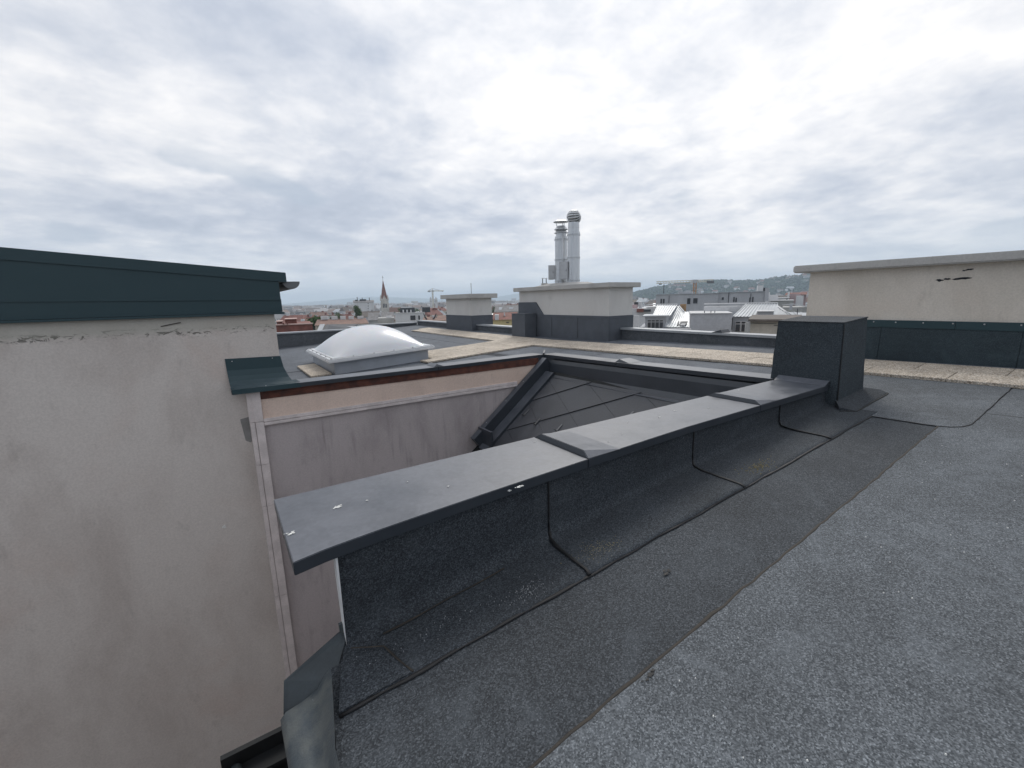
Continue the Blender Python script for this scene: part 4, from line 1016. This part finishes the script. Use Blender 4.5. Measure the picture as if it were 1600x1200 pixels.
# the church
loc, rot = place(72.1, 430)
ch = thing('church', 'church tower with a tall red spire rising over the city', 'church', loc, rot)
MB().box(-3.2, 3.2, -3.2, 3.2, GZ, 3.2).build('tower', 'church_stone', ch)
MB().add([(-3.0, -3.0, 4.6), (3.0, -3.0, 4.6), (3.0, 3.0, 4.6), (-3.0, 3.0, 4.6), (0, 0, 22.6)], [(0, 1, 4), (1, 2, 4), (2, 3, 4), (3, 0, 4), (3, 2, 1, 0)]).build('spire', 'spire_tile', ch)
for a in range(4):
    m4 = Matrix.Rotation(a*math.pi/2, 4, 'Z')
    P = [m4 @ Vector(p) for p in ((-2.6, -3.4, 3.2), (2.6, -3.4, 3.2), (0, -3.4, 8.2))]; MB().extrude(P, (m4 @ Vector((0, .8, 0)))).build('gable', 'church_stone', ch)
    for sx in (-1.25, 0, 1.25):
        P = [m4 @ Vector(p) for p in ((sx-.42, -3.26, -3.2), (sx+.42, -3.26, -3.2), (sx+.42, -3.26, 0.), (sx, -3.26, .8), (sx-.42, -3.26, 0.))]; MB().extrude(P, m4 @ Vector((0, .1, 0))).build('belfry_opening', 'window', ch)
    p = m4 @ Vector((3.1, 3.1, 0)); MB().lathe([(.75, 3.0), (.75, 5.6), (.05, 8.8)], p.x, p.y, 6).build('pinnacle', 'church_stone', ch)
    mb = MB(); q = m4 @ Vector((3.2, -3.2, 0)); mb.box(q.x-.45, q.x+.45, q.y-.45, q.y+.45, GZ, 2.2); mb.build('buttress', 'church_stone', ch)
MB().tube([(0, 0, 22.3), (0, 0, 25.7)], .16, 6).build('finial', 'dark', ch); MB().box(-.7, .7, -.1, .1, 24.3, 24.6).build('cross_bar', 'dark', ch)
MB().box(3.6, 14.5, -4, 4, GZ, -8).build('nave', 'church_stone', ch)
MB().add([(3.25, -4.6, -8.0), (14.8, -4.6, -8.0), (14.8, 4.6, -8.0), (3.25, 4.6, -8.0), (3.25, 0, -3.2), (14.8, 0, -3.2)], [(0, 3, 2, 1), (0, 1, 5, 4), (2, 3, 4, 5), (1, 2, 5), (3, 0, 4)]).build('nave_roof', 'tile', ch)

def lattice(mb, p, q, w, n, r):
    """square lattice girder from p to q"""
    p, q = Vector(p), Vector(q); t = (q-p).normalized(); s1 = t.cross(Vector((0, 1, 0))).normalized()*w/2 if abs(t.y) < .9 else Vector((1, 0, 0))*w/2; s2 = t.cross(s1).normalized()*w/2
    cs = [s1+s2, s1-s2, -s1-s2, -s1+s2]
    for c_ in cs: mb.tube([p+c_, q+c_], r, 4)
    for i in range(n):
        a, b = p.lerp(q, i/n), p.lerp(q, (i+1)/n)
        for k in range(4):
            c1_, c2_ = (cs[k], cs[(k+1) % 4]) if i % 2 else (cs[(k+1) % 4], cs[k]); mb.tube([a+c1_, b+c2_], r*.6, 3)
def crane(label, b, d, mast_z0, zj, jl, jr, top, w, rm, mm, mj):
    loc, rot = place(b, d); t = thing('tower_crane', label, 'crane', loc, rot)
    mb = MB(); lattice(mb, (0, 0, mast_z0), (0, 0, zj-w*.6), w, max(6, int((zj-mast_z0)/w/1.2)), rm); mb.build('mast', mm, t)
    mb = MB(); lattice(mb, (-jl, 0, zj), (-w*.5, 0, zj), w*.75, max(8, int(jl/w)), rm*.8); mb.build('jib', mj, t)
    mb = MB(); lattice(mb, (w*.5, 0, zj), (jr, 0, zj), w*.7, max(5, int(jr/w)), rm*.8); mb.build('counter_jib', mj, t)
    MB().box(-w*.8, w*.8, -w*.7, w*.7, zj-w*.6, zj+w*.55).build('slewing_unit', 'steel_box', t)
    MB().box(-w*1.5, -w*.82, -w*.9, -.1, zj-w*.9, zj+w*.2).build('cab', 'white', t)
    MB().box(jr-w*2.2, jr+w*.3, -w*.5, w*.5, zj-w*1.0, zj-w*.1).build('counterweight', 'steel_dark', t)
    MB().box(-jl*.93, -jl*.93+w, -.3, .3, zj-w*.9, zj-w*.4).build('trolley', 'steel_dark', t)
    if top > zj+w: 
        MB().tube([(0, 0, zj), (0, 0, top)], rm*1.6, 5).build('tower_head', mm, t)
        for e in (-jl*.7, jr*.9): MB().tube([(0, 0, top), (e, 0, zj+w*.3)], rm*.6, 4).build('tie_rod', 'steel_dark', t)
    return t
crane('tower crane with long pale jib and orange mast before the wooded hill', 33.72, 210, GZ, 7.55, 16.0, 7.2, 8.6, 1.15, .17, 'crane_orange', 'crane_paint')
crane('thin distant tower crane left of the small chimney', 66.15, 520, GZ, 13.4, 13.0, 5.2, 16.2, 1.2, .26, 'crane_paint', 'crane_paint')
o = bpy.data.objects[[o.name for o in bpy.data.objects if o.get('label', '').startswith('thin distant')][0]]; o.rotation_euler.z += math.pi+.2
for nm, b, w_ in (('left one of the two white concrete towers below the thin crane', 66.42, 2.4), ('right one of the two white concrete towers below the thin crane', 65.76, 2.8)):
    loc, rot = place(b, 505); t = thing('concrete_tower', nm, 'tower', loc, rot); MB().box(-w_/2, w_/2, -3, 3, GZ, 5.0).build('tower_shaft', 'white', t); MB().box(-w_/2-.3, w_/2+.3, -3.3, 3.3, 1.6, 2.2).build('scaffold_ring', 'stone', t); MB().box(-.5, .5, -.6, .6, 5.0, 6.4).build('roof_cabin', 'steel_box', t)

# ------------------------------------------------------------------ trees that stand alone among the roofs
def tree(label, b, d, zc, rx, rzv, n, group=None):
    loc, rot = place(b, d); t = thing('city_tree', label, 'tree', (loc[0], loc[1], GZ), 0.); rnd = random.Random(int(b*100)); zc -= GZ
    mb = MB(); mb.tube([(0, 0, 0), (.2, .1, zc*.5), (0, 0, zc)], [.45, .35, .15], 7)
    for k in range(7):
        a = rnd.uniform(0, 6.28); mb.tube([(0, 0, zc*.75+k*.25), (rx*.6*math.cos(a), rx*.6*math.sin(a), zc+rnd.uniform(-.3, .5)*rzv)], [.16, .05], 5)
    mb.build('trunk', 'bark', t)
    cr = MB()
    cl_ = [(rnd.gauss(0, .42)*rx, rnd.gauss(0, .42)*rx, zc+rnd.gauss(0, .45)*rzv) for _ in range(26)]
    for k in range(n):
        c_ = rnd.choice(cl_); p = Vector((c_[0]+rnd.gauss(0, .2)*rx, c_[1]+rnd.gauss(0, .2)*rx, c_[2]+rnd.gauss(0, .18)*rzv)); s_ = rnd.uniform(.12, .3)
        u = Vector((rnd.gauss(0, 1), rnd.gauss(0, 1), rnd.gauss(0, 1))).normalized()*s_; v = u.orthogonal().normalized()*s_*.7
        cr.add([p-u, p+v, p+u, p-v], [(0, 1, 2, 3)])
    cr.keep = True; cr.build('crown', 'foliage', t)
tree('round green tree above the red brick house', 80.4, 105, -2.3, 1.3, 1.0, 2600)
tree('slim green tree before the white apartment block', 75.35, 190, -2.2, 1.7, 2.6, 3000)
for i, (b, d) in enumerate(((77.6, 240), (70.4, 260), (68.2, 300), (58.3, 280), (26.1, 170), (24.2, 150))):
    tree(('bushy tree in the hazy roofs left of the apartment block', 'bushy tree just right of the church', 'bushy tree above the pale flat house', 'bushy tree seen between the two plastered chimneys', 'bushy tree right of the grey penthouse', 'bushy tree beside the pink house')[i], b, d, -5.5, 3., 2.6, 1500)

# ------------------------------------------------------------------ houses in the middle distance, each its own
rnd = random.Random(5); placed = []
fixed = [(h[4], h[5]) for h in CITY] + [(72.1, 430), (33.7, 210), (66.1, 510)]
def free(b, d, r):
    x, y = d*math.cos(R(b)), d*math.sin(R(b))
    for (b2, d2) in fixed:
        if abs(d-d2) < 30 and abs(math.radians(b-b2))*d < 25: return False
    for x2, y2, r2 in placed:
        if math.hypot(x-x2, y-y2) < r+r2: return False
    placed.append((x, y, r)); return True
kinds = [('white', 'tile', 'pale house with an orange tile roof'), ('cream', 'redtile', 'cream house with a dark red tile roof'),
         ('stone', 'greyroof', 'grey house with a grey slate roof'), ('white', 'sheet', 'white house with a pale metal roof'), ('wallgrey', 'brownroof', 'grey house with a brown roof')]
spans = [(75.2, 84, 'left of the white apartment block'), (68.5, 75.2, 'around the foot of the church'), (64.4, 68.5, 'below the thin distant crane'), (55, 58.4, 'in the gap between the plastered chimneys'), (31.5, 40.8, 'behind the metal roofs under the crane'), (22.3, 31.5, 'beyond the seam roofs toward the capped wall')]
cnt = 0
while cnt < 84:
    b0_, b1_, wh = spans[rnd.choices(range(6), (9, 7, 4, 4, 9, 9))[0]]
    b, d = rnd.uniform(b0_, b1_), rnd.uniform(120, 560)
    w_ = rnd.uniform(8, 17); dp = rnd.uniform(8, 12)
    if not free(b, d, w_*.52): cnt += .02; continue
    cnt += 1; wm, rm_, lb = rnd.choice(kinds); loc, rot = place(b, d)
    t = thing('city_house', ('near ' if d < 250 else 'hazy ' if d > 420 else '')+lb+' '+wh, 'house', loc, rot+rnd.uniform(-.6, .6), 'houses in the middle distance')
    ze = rnd.uniform(-13, -6.0) if b > 45 else rnd.uniform(-9, -3.5); zr = ze+rnd.uniform(2.2, 4.2)
    MB().box(-w_/2, w_/2, 0, dp, GZ, ze).build('wall', wm, t)
    flat = rnd.random() < .25
    if flat: MB().box(-w_/2-.2, w_/2+.2, -.2, dp+.2, ze, ze+.5).build('roof', rm_, t)
    else: MB().add([(-w_/2-.4, -.4, ze), (w_/2+.4, -.4, ze), (w_/2+.4, dp+.4, ze), (-w_/2-.4, dp+.4, ze), (-w_/2+1, dp/2, zr), (w_/2-1, dp/2, zr)], [(0, 3, 2, 1), (0, 1, 5, 4), (2, 3, 4, 5), (1, 2, 5), (3, 0, 4)]).build('roof', rm_, t)
    for k in range(rnd.randint(1, 3)):
        x = rnd.uniform(-w_/2+1.5, w_/2-1.5); MB().box(x-.6, x+.6, dp/2-.4, dp/2+.5, ze, (zr if not flat else ze+1)+rnd.uniform(.4, 1.2)).build('chimney', rnd.choice(('white', 'stone', 'brick')), t)
    nw = int(w_/2.6)
    for k in range(nw):
        for q in range(2):
            x = -w_/2+(k+.5)*w_/nw; MB().box(x-.55, x+.55, -.06, .02, ze-2.6-3.2*q, ze-1.0-3.2*q).build('window', 'window', t)

# ------------------------------------------------------------------ the far city, one hazy mass of roofs
ct = MB(); rnd = random.Random(8); n = 0
while n < 5200:
    b = rnd.uniform(8, 98); d = math.exp(rnd.uniform(math.log(560), math.log(6500)))
    if b < 43 and d > 1250: 
        n += 1; continue
    n += 1; far_ = d > 1500
    w_ = rnd.uniform(10, 26)*(1.4 if far_ else 1); dp = rnd.uniform(9, 14); ze = rnd.uniform(-15, -6)+(rnd.uniform(0, 5) if rnd.random() < .12 else 0)
    if d > 2200 and rnd.random() < .02: ze = rnd.uniform(2, 14)
    zr = ze+rnd.uniform(1.5, 5); (x, y, _), rot = place(b, d); rot += rnd.uniform(-.7, .7); cs, sn = math.cos(rot), math.sin(rot)
    T = lambda px, py, pz: (x+px*cs-py*sn, y+px*sn+py*cs, pz)
    a, c_ = w_/2, dp/2
    ct.add([T(-a, -c_, GZ), T(a, -c_, GZ), T(a, c_, GZ), T(-a, c_, GZ), T(-a, -c_, ze), T(a, -c_, ze), T(a, c_, ze), T(-a, c_, ze)], [(0, 1, 5, 4), (1, 2, 6, 5), (2, 3, 7, 6), (3, 0, 4, 7)], 0)
    if rnd.random() < .3: ct.add([T(-a-.3, -c_-.3, ze), T(a+.3, -c_-.3, ze), T(a+.3, c_+.3, ze), T(-a-.3, c_+.3, ze)], [(0, 1, 2, 3)], 1)
    else: ct.add([T(-a, -c_-.3, ze), T(a, -c_-.3, ze), T(a, c_+.3, ze), T(-a, c_+.3, ze), T(-a+.5, 0, zr), T(a-.5, 0, zr)], [(0, 1, 5, 4), (2, 3, 4, 5), (1, 2, 5), (3, 0, 4)], 1)
    if rnd.random() < .5:
        p = rnd.uniform(-a*.7, a*.7); ct.add([T(p-.7, -.7, ze), T(p+.7, -.7, ze), T(p+.7, .7, ze), T(p-.7, .7, ze), T(p-.7, -.7, zr+1.2), T(p+.7, -.7, zr+1.2), T(p+.7, .7, zr+1.2), T(p-.7, .7, zr+1.2)], [(0, 1, 5, 4), (1, 2, 6, 5), (2, 3, 7, 6), (3, 0, 4, 7), (4, 5, 6, 7)], 0)
ct.keep = True
tag(ct.build('distant_city', ['city_wall', 'city_roof']), 'far-off city roofs melting into the haze', 'city', kind='stuff')

# ------------------------------------------------------------------ hills
def interp(tab, b):
    if b <= tab[0][0]: return tab[0][1]
    for (b0, z0), (b1, z1) in zip(tab, tab[1:]):
        if b <= b1: t = (b-b0)/(b1-b0); return z0+(z1-z0)*t
    return tab[-1][1]
HILL = [(-20, 40), (0, 60), (10, 66), (15.4, 62), (22.6, 61), (24.7, 57), (26.2, 50), (27.5, 44), (30, 50), (31.9, 50), (35.6, 44), (38.5, 28), (40.7, 10), (44, -8), (48, -21)]
def hill_z(b, d):
    zc_ = interp(HILL, b); t = (d-1250)/850
    if t < 0: return GZ
    if t <= 1: k = t*t*(3-2*t)
    else: k = max(0., 1-(d-2100)/900.); k = k*k*(3-2*k)
    return GZ-2+(zc_-GZ+2)*k+4*mnoise.noise((b*.9, d*.004, 2.))*k
hm = MB(); nb_, nd_ = 90, 22
for i in range(nb_+1):
    b = -20+70*i/nb_
    for j in range(nd_+1):
        d = 1240+1780*j/nd_; (x, y, _), _r = place(b, d); hm.v.append((x, y, hill_z(b, d)))
hm.f += [(i*(nd_+1)+j, i*(nd_+1)+j+1, (i+1)*(nd_+1)+j+1, (i+1)*(nd_+1)+j) for i in range(nb_) for j in range(nd_)]; hm.m = [0]*len(hm.f); hm.keep = True
tag(hm.build('wooded_hill', 'forest_floor', smooth=True), kind='structure')
ICO = [(0, 0, 1), (.89, 0, .45), (.28, .85, .45), (-.72, .53, .45), (-.72, -.53, .45), (.28, -.85, .45), (.72, .53, -.3), (-.28, .85, -.3), (-.89, 0, -.3), (-.28, -.85, -.3), (.72, -.53, -.3)]
ICF = [(0, 1, 2), (0, 2, 3), (0, 3, 4), (0, 4, 5), (0, 5, 1), (1, 6, 2), (2, 7, 3), (3, 8, 4), (4, 9, 5), (5, 10, 1), (2, 6, 7), (3, 7, 8), (4, 8, 9), (5, 9, 10), (1, 10, 6)]
fr = MB(); rnd = random.Random(21)
for k in range(9000):
    b = rnd.uniform(4, 46); d = rnd.uniform(1330, 2260); z = hill_z(b, d)
    if z < GZ+3: continue
    (x, y, _), _r = place(b, d); r_ = rnd.uniform(4, 9); 
    fr.add([(x+p[0]*r_*rnd.uniform(.7, 1.2), y+p[1]*r_*rnd.uniform(.7, 1.2), z+r_*.7+p[2]*r_*rnd.uniform(.7, 1.3)) for p in ICO], ICF)
fr.keep = True
tag(fr.build('hill_forest', 'forest'), 'forest covering the hill on the right', 'forest', kind='stuff')
rnd = random.Random(4)
for k in range(85):
    b = rnd.uniform(20, 37); d = rnd.uniform(1420, 1980); z = hill_z(b, d)
    loc, rot = place(b, d); w_ = rnd.uniform(9, 20); wm = rnd.choice(('white', 'white', 'white', 'cream')); rm_ = rnd.choice(('greyroof', 'greyroof', 'brownroof', 'sheet', 'redtile'))
    lb = '%s house with %s roof %s on the %s part of the wooded hill' % ({'white': 'white', 'cream': 'cream'}[wm], {'greyroof': 'grey', 'brownroof': 'brown', 'sheet': 'pale', 'redtile': 'red'}[rm_], 'low' if d < 1600 else 'high' if d > 1800 else 'halfway up', 'right' if b < 23 else 'left' if b > 30 else 'middle')
    t = thing('hill_house', lb, 'house', (loc[0], loc[1], z), rot+rnd.uniform(-.5, .5), 'houses on the wooded hill')
    hh = rnd.uniform(8, 13); MB().box(-w_/2, w_/2, -5, 5, -6, hh).build('wall', wm, t)
    MB().add([(-w_/2-.5, -5.5, hh), (w_/2+.5, -5.5, hh), (w_/2+.5, 5.5, hh), (-w_/2-.5, 5.5, hh), (-w_/2+1, 0, hh+4.5), (w_/2-1, 0, hh+4.5)], [(0, 3, 2, 1), (0, 1, 5, 4), (2, 3, 4, 5), (1, 2, 5), (3, 0, 4)]).build('roof', rm_, t)
FAR = [(-20, 60), (20, 60), (40.7, 40), (47.8, 90), (54.8, 112), (56.9, 82), (58.5, 36), (61, 24), (65, 34), (69, 75), (71.5, 92), (74, 104), (77.3, 74), (80.9, 38), (83.6, 20), (100, 20)]
fm = MB()
for i in range(181):
    b = -20+120*i/180
    for j, d in enumerate((6700, 7300, 8000, 8700, 9200)):
        (x, y, _), _r = place(b, d); k = (0, .55, 1, .6, 0)[j]; fm.v.append((x, y, GZ-1+(interp(FAR, b)-GZ+7*mnoise.noise((b*.8, j, 3.)))*k))
fm.f += [(i*5+j, i*5+j+1, (i+1)*5+j+1, (i+1)*5+j) for i in range(180) for j in range(4)]; fm.m = [0]*len(fm.f); fm.keep = True
tag(fm.build('far_hills', 'forest_floor', smooth=True), kind='structure')

# ------------------------------------------------------------------ the air
hz_ = MB().box(-9500, 9500, -9500, 9500, GZ-1, 170)
me = bpy.data.materials.new('haze'); me.use_nodes = True; hn = NT(me.node_tree); me.node_tree.nodes.clear()
vol = hn.n('ShaderNodeVolumePrincipled', {'Color': (.74, .87, 1.), 'Density': .00025, 'Anisotropy': .0})
hn.n('ShaderNodeOutputMaterial', {'Volume': vol.outputs[0]}); MAT['haze'] = me
tag(hz_.build('haze', 'haze'), 'pale haze filling the air over the city', 'haze', kind='stuff')
